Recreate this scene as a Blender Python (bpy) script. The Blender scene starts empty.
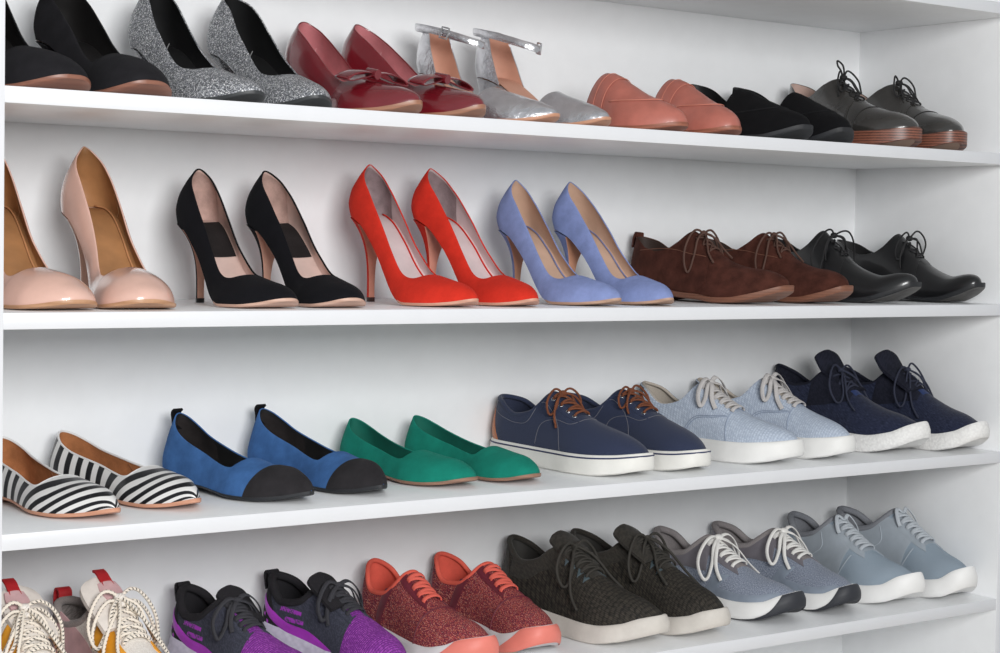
import bpy, bmesh, math, random
import numpy as np
from mathutils import Vector, Matrix
PI = math.pi
SC = bpy.context.scene
COL = SC.collection

# ------------------------------------------------------------------ small maths
def pchip(pts):
    x = np.array([p[0] for p in pts], float); y = np.array([p[1] for p in pts], float)
    if len(x) == 1: return lambda q: np.zeros_like(np.asarray(q, float)) + y[0]
    h = np.diff(x); d = np.diff(y) / h
    m = np.zeros_like(y)
    for i in range(1, len(x) - 1):
        if d[i-1] * d[i] > 0:
            w1, w2 = 2*h[i] + h[i-1], h[i] + 2*h[i-1]
            m[i] = (w1 + w2) / (w1/d[i-1] + w2/d[i])
    m[0], m[-1] = d[0], d[-1]
    def f(q):
        q = np.clip(np.asarray(q, float), x[0], x[-1])
        i = np.clip(np.searchsorted(x, q, side='right') - 1, 0, len(x) - 2)
        t = (q - x[i]) / h[i]
        return ((1+2*t)*(1-t)**2*y[i] + t*(1-t)**2*h[i]*m[i] + t*t*(3-2*t)*y[i+1] + t*t*(t-1)*h[i]*m[i+1])
    return f

def spline(P, n, closed=False):
    """Catmull-Rom through the points of P (any width), about n samples."""
    P = np.array(P, float); k = len(P)
    if closed: Q = np.vstack([P[-1:], P, P[:2]]); segs = k
    else: Q = np.vstack([2*P[:1]-P[1:2], P, 2*P[-1:]-P[-2:-1]]); segs = k - 1
    u = np.linspace(0, segs, n + (1 if not closed else 0), endpoint=not closed)
    i = np.minimum(u.astype(int), segs - 1); t = (u - i)[:, None]
    a, b, c, d = Q[i], Q[i+1], Q[i+2], Q[i+3]
    return .5*((2*b) + (c-a)*t + (2*a-5*b+4*c-d)*t*t + (3*b-a-3*c+d)*t**3)

def unit(v):
    return v / np.maximum(np.linalg.norm(v, axis=-1, keepdims=True), 1e-12)

def lin(c):
    c = np.array(c, float) / 255.0
    return tuple(np.where(c <= .04045, c/12.92, ((c+.055)/1.055)**2.4)) + (1.0,)

# ------------------------------------------------------------------ mesh builder
class MB:
    def __init__(s): s.v, s.uv, s.f, s.mi, s.n = [], [], [], [], 0
    def add(s, P, UV=None):
        P = np.asarray(P, float).reshape(-1, 3)
        if UV is None: UV = np.stack([P[:, 1], P[:, 0] + P[:, 2]], 1)
        s.v.append(P); s.uv.append(np.asarray(UV, float).reshape(-1, 2))
        b = s.n; s.n += len(P); return b
    def face(s, idx, mat=0): s.f.append(tuple(int(i) for i in idx)); s.mi.append(mat)
    def grid(s, P, mat=0, uv=None, cu=False, cv=False, flip=False):
        P = np.asarray(P, float); n, m = P.shape[:2]
        b = s.add(P, uv)
        for i in range(n if cu else n-1):
            for j in range(m if cv else m-1):
                a0 = b+i*m+j; a1 = b+i*m+(j+1) % m; a2 = b+((i+1) % n)*m+(j+1) % m; a3 = b+((i+1) % n)*m+j
                mm = mat(i, j) if callable(mat) else mat
                s.face((a0, a3, a2, a1) if flip else (a0, a1, a2, a3), mm)
        return b
    def loft(s, rings, mat=0, cap0=True, cap1=True, uv=None):
        R = np.asarray(rings, float); n, m = R.shape[:2]
        b = s.grid(R, mat, uv, cv=True)
        m0 = mat(0, 0) if callable(mat) else mat
        if cap0: s.face(range(b+m-1, b-1, -1), m0)
        if cap1: s.face(range(b+(n-1)*m, b+n*m), mat(n-2, 0) if callable(mat) else mat)
    def tube(s, P, rx, ry=None, k=8, N=None, mat=0, closed=False, taper=None):
        """Round or flat cord along P; N gives the thin (ry) direction."""
        P = np.asarray(P, float); n = len(P); ry = rx if ry is None else ry
        T = unit(np.gradient(P, axis=0)) if not closed else unit(np.roll(P, -1, 0) - np.roll(P, 1, 0))
        if N is None:
            r = np.array([0, 0, 1.]) if abs(T[0][2]) < .9 else np.array([1., 0, 0]); L = []
            for t in T:
                r = r - t*np.dot(r, t); r = r/max(np.linalg.norm(r), 1e-9); L.append(r)
            N = np.array(L)
        N = unit(N - T*np.sum(N*T, 1, keepdims=True)); B = np.cross(T, N)
        a = np.arange(k)*2*PI/k
        tp = np.ones(n) if taper is None else np.asarray(taper)
        R = P[:, None] + tp[:, None, None]*(rx*np.cos(a)[None, :, None]*B[:, None] + ry*np.sin(a)[None, :, None]*N[:, None])
        ln = np.concatenate([[0], np.cumsum(np.linalg.norm(np.diff(P, axis=0), axis=1))])
        uv = np.stack([np.repeat(ln, k), np.tile(a/(2*PI), n)], 1)
        if closed: s.grid(R, mat, uv, cu=True, cv=True)
        else: s.loft(R, mat, uv=uv)
    def build(s, name, mats, parent=None, sharp=45, weld=1e-6):
        me = bpy.data.meshes.new(name)
        V = np.concatenate(s.v); U = np.concatenate(s.uv)
        me.from_pydata(V.tolist(), [], s.f)
        for m in (mats if isinstance(mats, (list, tuple)) else [mats]): me.materials.append(m)
        me.polygons.foreach_set('material_index', np.array(s.mi, np.int32))
        ul = me.uv_layers.new(name='UVMap')
        li = np.zeros(len(me.loops), np.int32); me.loops.foreach_get('vertex_index', li)
        ul.data.foreach_set('uv', U[li].ravel())
        bm = bmesh.new(); bm.from_mesh(me)
        bmesh.ops.remove_doubles(bm, verts=bm.verts, dist=weld)
        bmesh.ops.dissolve_degenerate(bm, edges=bm.edges, dist=weld*.5)
        bmesh.ops.recalc_face_normals(bm, faces=bm.faces)
        bm.to_mesh(me); bm.free()
        me.polygons.foreach_set('use_smooth', np.ones(len(me.polygons), bool))
        if sharp: me.set_sharp_from_angle(angle=math.radians(sharp))
        o = bpy.data.objects.new(name, me); COL.objects.link(o)
        if parent is not None: o.parent = parent
        return o

def box_mb(x0, y0, z0, x1, y1, z1, bev=0.0, mb=None, mat=0):
    mb = mb or MB()
    bm = bmesh.new(); bmesh.ops.create_cube(bm, size=1)
    for v in bm.verts:
        v.co = Vector((x0 + (v.co.x+.5)*(x1-x0), y0 + (v.co.y+.5)*(y1-y0), z0 + (v.co.z+.5)*(z1-z0)))
    if bev: bmesh.ops.bevel(bm, geom=bm.edges[:], offset=bev, segments=2, affect='EDGES', profile=.5)
    b = mb.add([v.co for v in bm.verts]); bm.verts.index_update()
    for f in bm.faces: mb.face([b+v.index for v in f.verts], mat)
    bm.free(); return mb

# ------------------------------------------------------------------ materials
class NT:
    def __init__(s, name):
        s.m = bpy.data.materials.new(name); s.m.use_nodes = True; s.t = s.m.node_tree
        s.b = s.t.nodes['Principled BSDF']; s.out = s.t.nodes['Material Output']
    def n(s, kind, **kw):
        o = s.t.nodes.new('ShaderNode'+kind)
        for k, v in kw.items():
            if hasattr(o, k): setattr(o, k, v)
            else: o.inputs[k.replace('_', ' ')].default_value = v
        return o
    def l(s, a, b): s.t.links.new(a, b)
    def uv(s, su=1, sv=1):
        t = s.n('TexCoord'); m = s.n('Mapping'); m.inputs['Scale'].default_value = (su, sv, 1)
        s.l(t.outputs['UV'], m.inputs['Vector']); return m.outputs[0]
    def obj(s): return s.n('TexCoord').outputs['Object']
    def ramp(s, fac, stops, interp='LINEAR'):
        r = s.n('ValToRGB'); r.color_ramp.interpolation = interp; e = r.color_ramp.elements
        while len(e) < len(stops): e.new(.5)
        for q, (p, c) in zip(e, stops): q.position = p; q.color = c
        s.l(fac, r.inputs['Fac']); return r.outputs['Color']
    def mix(s, fac, a, b):
        m = s.n('Mix', data_type='RGBA')
        for sock, v in ((m.inputs[0], fac), (m.inputs[6], a), (m.inputs[7], b)):
            if hasattr(v, 'is_output'): s.l(v, sock)
            else: sock.default_value = v
        return m.outputs[2]
    def math(s, op, a, b=0.0):
        m = s.n('Math', operation=op)
        for sock, v in ((m.inputs[0], a), (m.inputs[1], b)):
            if hasattr(v, 'is_output'): s.l(v, sock)
            else: sock.default_value = v
        return m.outputs[0]
    def noise(s, vec, scale, detail=3, rough=.55):
        t = s.n('TexNoise', Scale=scale, Detail=detail, Roughness=rough); s.l(vec, t.inputs['Vector']); return t.outputs['Fac']
    def bump(s, h, strength, dist=.001):
        b = s.n('Bump', Strength=strength, Distance=dist); s.l(h, b.inputs['Height']); s.l(b.outputs[0], s.b.inputs['Normal'])
    def set(s, **kw):
        for k, v in kw.items():
            k = k.replace('_', ' ')
            if hasattr(v, 'is_output'): s.l(v, s.b.inputs[k])
            else: s.b.inputs[k].default_value = v
        return s
_M = {}
def memo(f):
    def g(*a, **k):
        a = tuple(tuple(x) if isinstance(x, list) else x for x in a)
        key = (f.__name__, a, tuple(sorted(k.items())))
        if key not in _M: _M[key] = f(*a, **k)
        return _M[key]
    return g

@memo
def plain(c, rough=.5, metal=0.0, coat=0.0, bump=0.0, bscale=900, var=0.06, name='plain', vscale=28):
    t = NT(name); o = t.obj(); a = lin(c)
    f = t.noise(o, vscale, 4)
    lo = tuple(x*(1-2*var) for x in a[:3])+(1,); hi = tuple(min(1, x*(1+2*var)) for x in a[:3])+(1,)
    t.set(Base_Color=t.ramp(f, [(.3, lo), (.7, hi)]), Roughness=rough, Metallic=metal, Coat_Weight=coat, Coat_Roughness=.04)
    if bump: t.bump(t.noise(o, bscale, 2), bump, .0006)
    return t.m
@memo
def suede(c, var=.16, sheen=.12, name='suede', fine=1):
    """Napped leather: soft mottling where the nap is brushed one way or the other."""
    t = NT(name); o = t.obj(); a = lin(c)
    f = t.noise(o, 45, 5, .6); g = t.noise(o, 1500, 2)
    q = t.math('ADD', t.math('MULTIPLY', f, .75), t.math('MULTIPLY', g, .25*fine))
    lo = tuple(x*(1-2*var) for x in a[:3])+(1,); hi = tuple(min(1, x*(1+2*var)) for x in a[:3])+(1,)
    t.set(Base_Color=t.ramp(q, [(.3, lo), (.7, hi)]), Roughness=.95, Sheen_Weight=sheen, Sheen_Roughness=.5,
          Sheen_Tint=tuple(min(1, x*1.2+.05) for x in a[:3])+(1,), Specular_IOR_Level=.15)
    t.bump(g, .35, .0006); return t.m
@memo
def patent(c, name='patent_leather'):
    return plain(c, .25, 0, 1.0, 0, 900, .03, name)
@memo
def leather(c, rough=.38, coat=.15, bump=.12, name='leather', var=.08):
    return plain(c, rough, 0, coat, bump, 700, var, name)
@memo
def glitter():
    t = NT('silver_glitter'); o = t.obj()
    v = t.n('TexVoronoi', Scale=1000.0); t.l(o, v.inputs['Vector'])
    sx = t.n('SeparateColor'); t.l(v.outputs['Color'], sx.inputs[0])
    t.set(Base_Color=t.ramp(sx.outputs[0], [(0, lin((68, 70, 74))), (.5, lin((124, 126, 131))), (.8, lin((176, 178, 184))), (.93, lin((255, 255, 255)))]),
          Metallic=.35, Roughness=.45)
    nm = t.n('NormalMap'); t.l(v.outputs['Color'], nm.inputs['Color']); nm.inputs['Strength'].default_value = .25
    b = t.n('Bump', Strength=.5, Distance=.0006); t.l(sx.outputs[1], b.inputs['Height']); t.l(b.outputs[0], t.b.inputs['Normal'])
    return t.m
@memo
def foil(c, name='metallic_leather'):
    t = NT(name); o = t.obj(); a = lin(c)
    f = t.noise(o, 60, 4)
    t.set(Base_Color=t.ramp(f, [(.3, tuple(x*.8 for x in a[:3])+(1,)), (.7, a)]), Metallic=.88, Roughness=.24, Coat_Weight=.3)
    t.bump(t.noise(o, 120, 5), .8, .002); return t.m
@memo
def weave(c1, c2, su, sv, rough=.9, bump=.5, name='weave', mottle=None):
    """Woven cloth: crossing threads in the piece's own UV (metres)."""
    t = NT(name); u = t.uv(su, sv)
    ck = t.n('TexWave', Scale=1.0, wave_type='BANDS', bands_direction='X'); t.l(u, ck.inputs['Vector'])
    ck2 = t.n('TexWave', Scale=1.0, wave_type='BANDS', bands_direction='Y'); t.l(u, ck2.inputs['Vector'])
    h = t.math('MULTIPLY', ck.outputs['Fac'], ck2.outputs['Fac'])
    col = t.mix(h, lin(c1), lin(c2))
    if mottle: col = t.mix(t.math('MULTIPLY', t.noise(t.obj(), 40, 5), .8), col, lin(mottle))
    t.set(Base_Color=col, Roughness=rough, Specular_IOR_Level=.25); t.bump(h, bump, .0008); return t.m
@memo
def stack(c1, c2, freq, axis='Z', rough=.45, name='stacked_sole'):
    t = NT(name); o = t.obj()
    w = t.n('TexWave', Scale=freq, wave_type='BANDS', bands_direction=axis, Distortion=1.2); w.inputs['Detail Scale'].default_value = 4.0
    t.l(o, w.inputs['Vector'])
    t.set(Base_Color=t.mix(t.math('MULTIPLY', w.outputs['Fac'], t.math('ADD', t.noise(o, 60, 3), .3)), lin(c1), lin(c2)), Roughness=rough); t.bump(w.outputs['Fac'], .08, .0004)
    return t.m

# ------------------------------------------------------------------ objects
def tag(o, label=None, cat=None, group=None, kind=None):
    if label: o['label'] = label
    if cat: o['category'] = cat
    if group: o['group'] = group
    if kind: o['kind'] = kind
    return o
def empty(name, loc=(0, 0, 0), rz=0.0):
    o = bpy.data.objects.new(name, None); o.empty_display_size = .05
    COL.objects.link(o); o.location = loc; o.rotation_euler = (0, 0, rz); return o

# ------------------------------------------------------------------ the shoe form
class Last:
    """Form of a shoe. s runs 0 (back of the heel) to 1 (toe tip), phi 0..pi goes over the shoe from one side to the other.
    hw half width, zb height of the feather edge above the shelf, H height of the ridge above zb."""
    def __init__(s, L, hw, zb, H, n=((0, 2.), (1, 2.)), m=((0, 2.), (1, 2.)), heel=.16, toe=.9, tp=2., toez=.86, tzp=2., curve=.006, back=((0, 0), (.1, 0)), side=1, zmin=0.0, warp=((0, 0), (1, 1))):
        s._wp = pchip(warp)
        s.L, s.side = L, side
        s._w, s._zb, s._H, s._n, s._m, s._bk = map(pchip, (hw, zb, H, n, m, back))
        s.hc, s.tc, s.tp, s.tz, s.tzp, s.cv, s.zmin = heel, toe, tp, toez, tzp, curve, zmin
    def w(s, q):
        q = np.asarray(q, float)
        a = np.sqrt(np.clip(1-np.clip(1-q/s.hc, 0, 1)**2, 0, 1))
        b = np.clip(1-np.clip((q-s.tc)/(1-s.tc), 0, 1)**s.tp, 0, 1)**(1/s.tp)
        return s._w(q)*a*b
    def h(s, q):
        q = np.asarray(q, float)
        return s._H(q)*np.maximum(np.clip(1-np.clip((q-s.tz)/(1-s.tz), 0, 1)**s.tzp, 0, 1)**(1/s.tzp), s.zmin)
    def zb(s, q): return s._zb(q)
    def Y(s, q): return s._wp(np.clip(q, 0, 1))*s.L
    def c(s, q):
        q = np.asarray(q, float); return s.side*s.cv*(np.sin(PI*np.clip(q, 0, 1))*1.2 - 1.6*np.clip(q-.55, 0, 1)**1.5)
    def raw(s, q, p):
        q = np.asarray(q, float); p = np.asarray(p, float)
        a, b = np.cos(p), np.clip(np.sin(p), 0, 1)
        x = s.c(q) + s.w(q)*np.sign(a)*np.abs(a)**(2/s._n(q))
        dz = s.h(q)*b**(2/s._m(q))
        y = s.Y(q) + s._bk(dz)*np.clip(1-q, 0, 1)**4
        x, y, dz = np.broadcast_arrays(x, y, dz)
        return np.stack([x, y, s.zb(q)+dz], -1)
    def nrm(s, q, p):
        q, p = np.broadcast_arrays(np.asarray(q, float), np.asarray(p, float)); e = 2e-3
        qa, qb = np.clip(q-e, .0005, .9995), np.clip(q+e, .0005, .9995)
        qa = np.where(qb-qa < e, qb-e, qa); qb = np.where(qb-qa < e, qa+e, qb)
        pa, pb = np.clip(p-.02, .004, PI-.004), np.clip(p+.02, .004, PI-.004)
        return unit(np.cross(s.raw(qb, p)-s.raw(qa, p), s.raw(q, pb)-s.raw(q, pa)))
    def P(s, q, p, off=0.0):
        q, p = np.broadcast_arrays(np.asarray(q, float), np.asarray(p, float))
        r = s.raw(q, p)
        off = np.asarray(off, float)
        return r + (off[..., None] if off.ndim else off)*s.nrm(q, p) if np.any(off) else r
    def phi_at(s, q, z):
        """phi of the side point z above the feather edge"""
        return np.arcsin(np.clip(np.asarray(z)/np.maximum(s.h(q), 1e-6), 0, 1)**(s._m(q)/2))
    def girth(s, q): return (s.w(q)+s.h(q))

def cosl(n, a=0., b=1.): return a+(b-a)*(1-np.cos(PI*np.arange(n+1)/n))/2
def sinl(n, a=0., b=1.): return a+(b-a)*np.sin(PI/2*np.arange(n+1)/n)

class Top:
    """The topline: height over the feather edge from the heel (s=0) to the throat."""
    def __init__(t, last, th, pts):
        t.l, t.th = last, th
        pts = [p for p in pts if p[0] < th-1e-6] + [(th, float(last.h(th)))]
        t.z = pchip(pts)
    def phi(t, q):
        q = np.asarray(q, float)
        return np.where(q >= t.th-1e-9, PI/2, t.l.phi_at(q, t.z(q)))
    def loop(t, off=0.0, n=44, dphi=0.0):
        q = cosl(n, 0, t.th)[::-1]
        a = t.l.P(q, t.phi(q)+dphi, off); b = t.l.P(q[::-1], PI-t.phi(q[::-1])-dphi, off)
        a[0] = b[-1] = (a[0]+b[-1])/2; a[-1][0] = 0; b[0] = a[-1]
        return np.vstack([a, b[1:-1]])

def upper(last, top, name, mats, par, lining, thick=.0018, NS=34, NTt=22, NP=14, s1=1.0, rim=True, s0=0.0, inner=.95, uvf=None):
    """Outer skin with a folded rim in one mesh; the lining is a mesh of its own."""
    th = top.th
    S = np.unique(np.concatenate([cosl(NS, s0, th), sinl(NTt, th, s1)]))
    f = np.linspace(0, 1, NP+1)
    o = MB(); li = MB()
    nth = int(np.argmin(abs(S-th)))
    for sd in (0, 1):
        ph = top.phi(S)[:, None]*f[None]
        if sd: ph = PI-ph
        Q = S[:, None]+0*ph
        out = last.P(Q, ph)
        uv = uvf(Q, ph, out) if uvf else np.stack([Q*last.L, (ph-PI/2)*last.girth(Q)], -1)
        o.grid(out, 0, uv, flip=not sd)
        if rim:
            a = out[:nth+1, -1]; N = last.nrm(S[:nth+1], ph[:nth+1, -1])
            t = unit(out[:nth+1, -1]-out[:nth+1, -2])
            inn = a-thick*N
            R = np.stack([a, a+.0006*t-.15*thick*N, a+.0009*t-.5*thick*N, inn+.0006*t+.15*thick*N, inn], 1)
            o.grid(R, 0, np.repeat(uv[:nth+1, -1:], 5, 1), flip=not sd)
        k = S <= inner
        fi = np.linspace(.04, 1, NP+1)
        phi_ = top.phi(S[k])[:, None]*fi[None]
        if sd: phi_ = PI-phi_
        li.grid(last.P(S[k][:, None]+0*phi_, phi_, -thick), 0, None, flip=bool(sd))
    ob = o.build(name, mats, par, sharp=60, weld=2e-5)
    lb = li.build('lining', lining, par, sharp=0, weld=2e-5)
    return ob, lb

def insole(last, mat, par, s0=.015, s1=.93, inset=.002, up=.0022, name='insole', w=1.0, dome=0.0):
    S = cosl(30, s0, s1); x = np.linspace(-1, 1, 9)
    W = np.maximum(last.w(S)*w-inset, .0004)
    P = np.zeros((len(S), 9, 3)); P[..., 0] = last.c(S)[:, None]+W[:, None]*x; P[..., 1] = last.Y(S)[:, None]
    P[..., 2] = (last.zb(S)+up)[:, None]+.0015*x*x+dome*(1-x*x)
    m = MB(); m.grid(P, 0); return m.build(name, mat, par, sharp=0)

def flat_sole(last, t, mats, par, e=.001, name='sole', s0=0.0, s1=1.0, lift=None, round_=.3, top_up=0.0015, belly=0.0, arch=None):
    """Thin sole that follows the feather edge; mats = (edge, underside)."""
    S = cosl(56, s0, s1)
    q = (S-.5)/(1+2*e/last.L)*1.0+.5 if e > 0 else S
    W = np.maximum(last.w(np.clip(q, 0, 1)), 0)+e*np.clip(np.minimum(S-s0, s1-S)/.01, 0, 1)
    ys = (last.Y(S)/last.L-.5)*(last.L+2*e)+last.L/2; z = last.zb(S); c = last.c(S)
    if arch is not None: W = np.maximum(W-arch*np.clip((.62-S)/.1, 0, 1)*np.clip(S/.05, 0, 1), .0005)
    tt = t(S) if callable(t) else t+0*S
    sec = [(-1, top_up, 0), (-1, -.25, 1), (-.985, -.75, 1), (-.93, -1, 1), (-.5, -1-belly, 1), (0, -1-belly, 1), (.5, -1-belly, 1), (.93, -1, 1), (.985, -.75, 1), (1, -.25, 1), (1, top_up, 0)]
    R = np.zeros((len(S), len(sec), 3))
    for j, (a, b, k) in enumerate(sec):
        R[:, j, 0] = c+W*a; R[:, j, 1] = ys; R[:, j, 2] = z+(b*tt if k else b)
    m = MB(); m.loft(R, lambda i, j: 0 if (j < 3 or j in (7, 8, 9, 10)) else 1)
    return m.build(name, list(mats), par, sharp=35)

def heel_block(last, t, mats, par, sA=.2, tipw=.0045, tipd=.009, ytip=.012, p=2.4, pf=None, tip=None, name='heel', z0=0.0, inset=.0012, tiph=.006):
    """Heel lofted from the seat down to the top piece; mats = (cover, breast)."""
    q = np.concatenate([cosl(12, 0, sA)[::-1], cosl(12, 0, sA)[1:]]); sg = np.concatenate([-np.ones(13), np.ones(12)])
    W = np.maximum(last.w(q)-inset, 0)
    A = np.stack([last.c(q)+sg*W, last.Y(q)+inset*(q < .02), last.zb(q)-t*.6], 1)
    nf = 7
    fx = np.linspace(1, -1, nf+2)[1:-1]
    F = np.stack([last.c(sA)+fx*(float(last.w(sA))-inset), float(last.Y(sA))-.004*(1-fx*fx), last.zb(sA)-t*.6+0*fx], 1)
    an = np.linspace(0, PI, 25)
    B = np.stack([-np.cos(an)*tipw, ytip+tipd-np.sin(an)*tipd, z0+0*an], 1)
    BF = np.stack([fx*tipw, ytip+tipd+0*fx, z0+0*fx], 1)
    A = np.vstack([A, F]); B = np.vstack([B, BF])
    V = np.linspace(0, 1, 26); rings = []
    isF = np.zeros(len(A)); isF[25:] = 1
    for v in V:
        k = (1-v)**p
        kf = (1-v)**(pf or p)
        kk = k*np.ones(len(A))
        ky = k+(kf-k)*np.clip((A[:, 1]-.0)/float(last.Y(sA)), 0, 1)
        r = np.empty_like(A)
        r[:, 0] = B[:, 0]+(A[:, 0]-B[:, 0])*kk; r[:, 1] = B[:, 1]+(A[:, 1]-B[:, 1])*ky; r[:, 2] = A[:, 2]*(1-v)+B[:, 2]*v
        rings.append(r)
    m = MB(); m.loft(np.array(rings), lambda i, j: 1 if 24 <= j < 24+nf+1 else 0)
    h = m.build(name, list(mats), par, sharp=50)
    if tip is not None:
        m = MB(); sc = np.array([1.08, 1.08, 1]); cen = np.array([0, ytip+tipd*.5, 0])
        b0 = (B-cen)*sc+cen; b1 = b0+[0, 0, tiph]; m.loft(np.array([b0, b1])); m.build('heel_tip', tip, h, sharp=40)
    return h

def cup_sole(last, bot, tops, mats, par, e=.004, name='midsole', flare=.0, bulge=.002, tread=None, rows=None, e_top=None, s_toe=None, sharp=45, nS=72):
    """Thick rubber sole: bot/tops are (s, z) profiles of its lower and upper edge."""
    fb, ft = pchip(bot), pchip(tops)
    S = cosl(nS, 0, 1); c = last.c(S); e_top = e if e_top is None else e_top
    def wid(ee): return np.maximum(last.w(S), 0)+ee*np.sqrt(np.clip(1-(2*S-1)**20, 0, 1))
    ys = lambda ee: (last.Y(S)/last.L-.5)*(last.L+2*ee)+last.L/2
    zb, zt = fb(S), ft(S)
    rows = rows or [(0, .82, -.004), (0, .97, -.0015), (.08, 1, 0), (.3, 1, bulge*.7), (.55, 1, bulge), (.8, 1, bulge*.5), (.95, 1, 0), (1, 1, -.0012)]
    half = []
    for (v, k, de) in rows:
        ee = e+(e_top-e)*v+de+flare*(1-v)
        half.append((wid(ee)*k, ys(ee if k > .9 else ee-.006), zb*(1-v)+zt*v))
    R = np.zeros((len(S), 2*len(rows), 3))
    for j, (W, y, z) in enumerate(half):
        R[:, len(rows)-1-j] = np.stack([c-W, y, z], 1); R[:, len(rows)+j] = np.stack([c+W, y, z], 1)
    n = len(rows)
    m = MB()
    # UV: metres round the edge, height
    ln = np.concatenate([[0], np.cumsum(np.linalg.norm(np.diff(R[:, n], axis=0), axis=1))])
    uv = np.stack([np.repeat(ln[:, None], 2*n, 1), R[..., 2]], -1)
    m.loft(R, (lambda i, j: mats_rule(i, j, n, S)) if tread is None else (lambda i, j: tread(i, j, n, S)), uv=uv)
    return m.build(name, list(mats) if isinstance(mats, (list, tuple)) else [mats], par, sharp=sharp, weld=5e-6)
def mats_rule(i, j, n, S): return 0

def patch(last, low, up, mat, par, name, off=.0008, n=26, m=8, wall=.0012, both=False, mirror=False, thin=True, uvs=1.0):
    """Panel lying on the shoe between two edge curves given as (s, phi) points."""
    B = MB()
    for mir in ((False, True) if both else (mirror,)):
        a = spline(low, n); b = spline(up, n); t = np.linspace(0, 1, m+1)[None, :, None]
        D = a[:, None]*(1-t)+b[:, None]*t
        q = np.clip(D[..., 0], 0.0005, .9995); p = D[..., 1]
        if mir: p = PI-p
        o = np.full(q.shape, off); o[0] = o[-1] = o[:, 0] = o[:, -1] = off*.55
        G = last.P(q, p, o)
        uv = np.stack([q*last.L, (p-PI/2)*last.girth(q)], -1)
        B.grid(G, 0, uv, flip=mir)
        ring = [(i, 0) for i in range(n+1)]+[(n, j) for j in range(1, m+1)]+[(i, m) for i in range(n-1, -1, -1)]+[(0, j) for j in range(m-1, 0, -1)]
        I = np.array([r[0] for r in ring]); J = np.array([r[1] for r in ring])
        lowr = last.P(q[I, J], p[I, J], -wall)
        B.grid(np.stack([G[I, J], lowr], 1), 0, np.repeat(uv[I, J][:, None], 2, 1), cu=True)
    return B.build(name, mat, par, sharp=50)

def cord_on(last, pts, r, mb, ry=None, k=7, n=40, extra=0.0, mat=0, taper=None):
    """Cord through (s, phi, off) points lying on the shoe."""
    D = spline(pts, n)
    q = np.clip(D[:, 0], .001, .999)
    N = last.nrm(q, D[:, 1])
    P = last.raw(q, D[:, 1])+(D[:, 2]+extra)[:, None]*N
    mb.tube(P, r, ry, k, N, mat, taper=taper); return P

def stitch(last, pts, mb, r=.00045, off=.0009, n=60):
    cord_on(last, [(a, b, off) for a, b in pts], r, mb, None, 5, n)

def strip_solid(pts, hw, thick, mat, par, name, bow=0.0, n=20, m=8, x0=0.0, round_end=0.0):
    """Tongue / tab: centre line in (y, z) or (x,y,z), half widths, edges dropping by bow."""
    pts = np.array(pts, float)
    if pts.shape[1] == 2: pts = np.column_stack([np.full(len(pts), x0), pts])
    C = spline(pts, n); T = unit(np.gradient(C, axis=0))
    X = np.array([1., 0, 0])-T*T[:, :1]; X = unit(X); N = np.cross(X, T)
    if N[0][2] < 0: N = -N
    W = pchip([(i/(len(hw)-1), w) for i, w in enumerate(hw)])(np.linspace(0, 1, n+1))
    a = np.linspace(-1, 1, m+1)
    G = C[:, None]+W[:, None, None]*a[None, :, None]*X[:, None]-bow*(a*a)[None, :, None]*N[:, None]
    if round_end:
        k = np.clip((np.linspace(0, 1, n+1)-1+round_end)/round_end, 0, 1); W = W*np.sqrt(np.maximum(1-(k*.97)**2.5, .0))
        G = C[:, None]+W[:, None, None]*a[None, :, None]*X[:, None]-bow*(a*a)[None, :, None]*N[:, None]*(W/W.max())[:, None, None]
    top = G+.5*thick*N[:, None]; bot = G-.5*thick*N[:, None]
    R = np.concatenate([top, bot[:, ::-1]], 1)
    mb = MB(); mb.loft(R, 0); return mb.build(name, mat, par, sharp=50)

def ring_mb(last, q, p, off, r, tube, mb):
    c = last.P(np.array([q]), np.array([p]), off)[0]; N = last.nrm(np.array([q]), np.array([p]))[0]
    a = unit(np.cross(N, [0, 1., .2])); b = np.cross(N, a)
    t = np.linspace(0, 2*PI, 13)[:-1]
    P = c+r*(np.cos(t)[:, None]*a+np.sin(t)[:, None]*b)
    mb.tube(P, tube, None, 6, np.repeat(N[None], 12, 0), closed=True)

def toe_bumper(last, bot, tops, e, e_top, edge, mat, par, bulge=.002, off=.0010, name='toe_bumper', v0=.0, v1=1.0, nv=12, nu=30):
    """Rubber wrapped over the tip of a cup sole; edge is (height share, s) of its rear boundary."""
    fb, ft, fe = pchip(bot), pchip(tops), pchip(edge)
    rb = pchip([(0, -.0015), (.08, 0), (.3, bulge*.7), (.55, bulge), (.8, bulge*.5), (.95, 0), (1, -.0012)])
    R = []
    for v in np.linspace(v0, v1, nv):
        S = sinl(nu, float(fe(v)), 1.0); ee = e+(e_top-e)*v+float(rb(v))+off
        W = np.maximum(last.w(S), 0)+ee*np.sqrt(np.clip(1-(2*S-1)**20, 0, 1)); y = (last.Y(S)/last.L-.5)*(last.L+2*ee)+last.L/2
        z = fb(S)*(1-v)+ft(S)*v; c = last.c(S)
        R.append(np.vstack([np.stack([c-W, y, z], 1), np.stack([c+W, y, z], 1)[::-1][1:]]))
    B = MB(); B.grid(np.array(R)); return B.build(name, mat, par, sharp=50)

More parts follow.
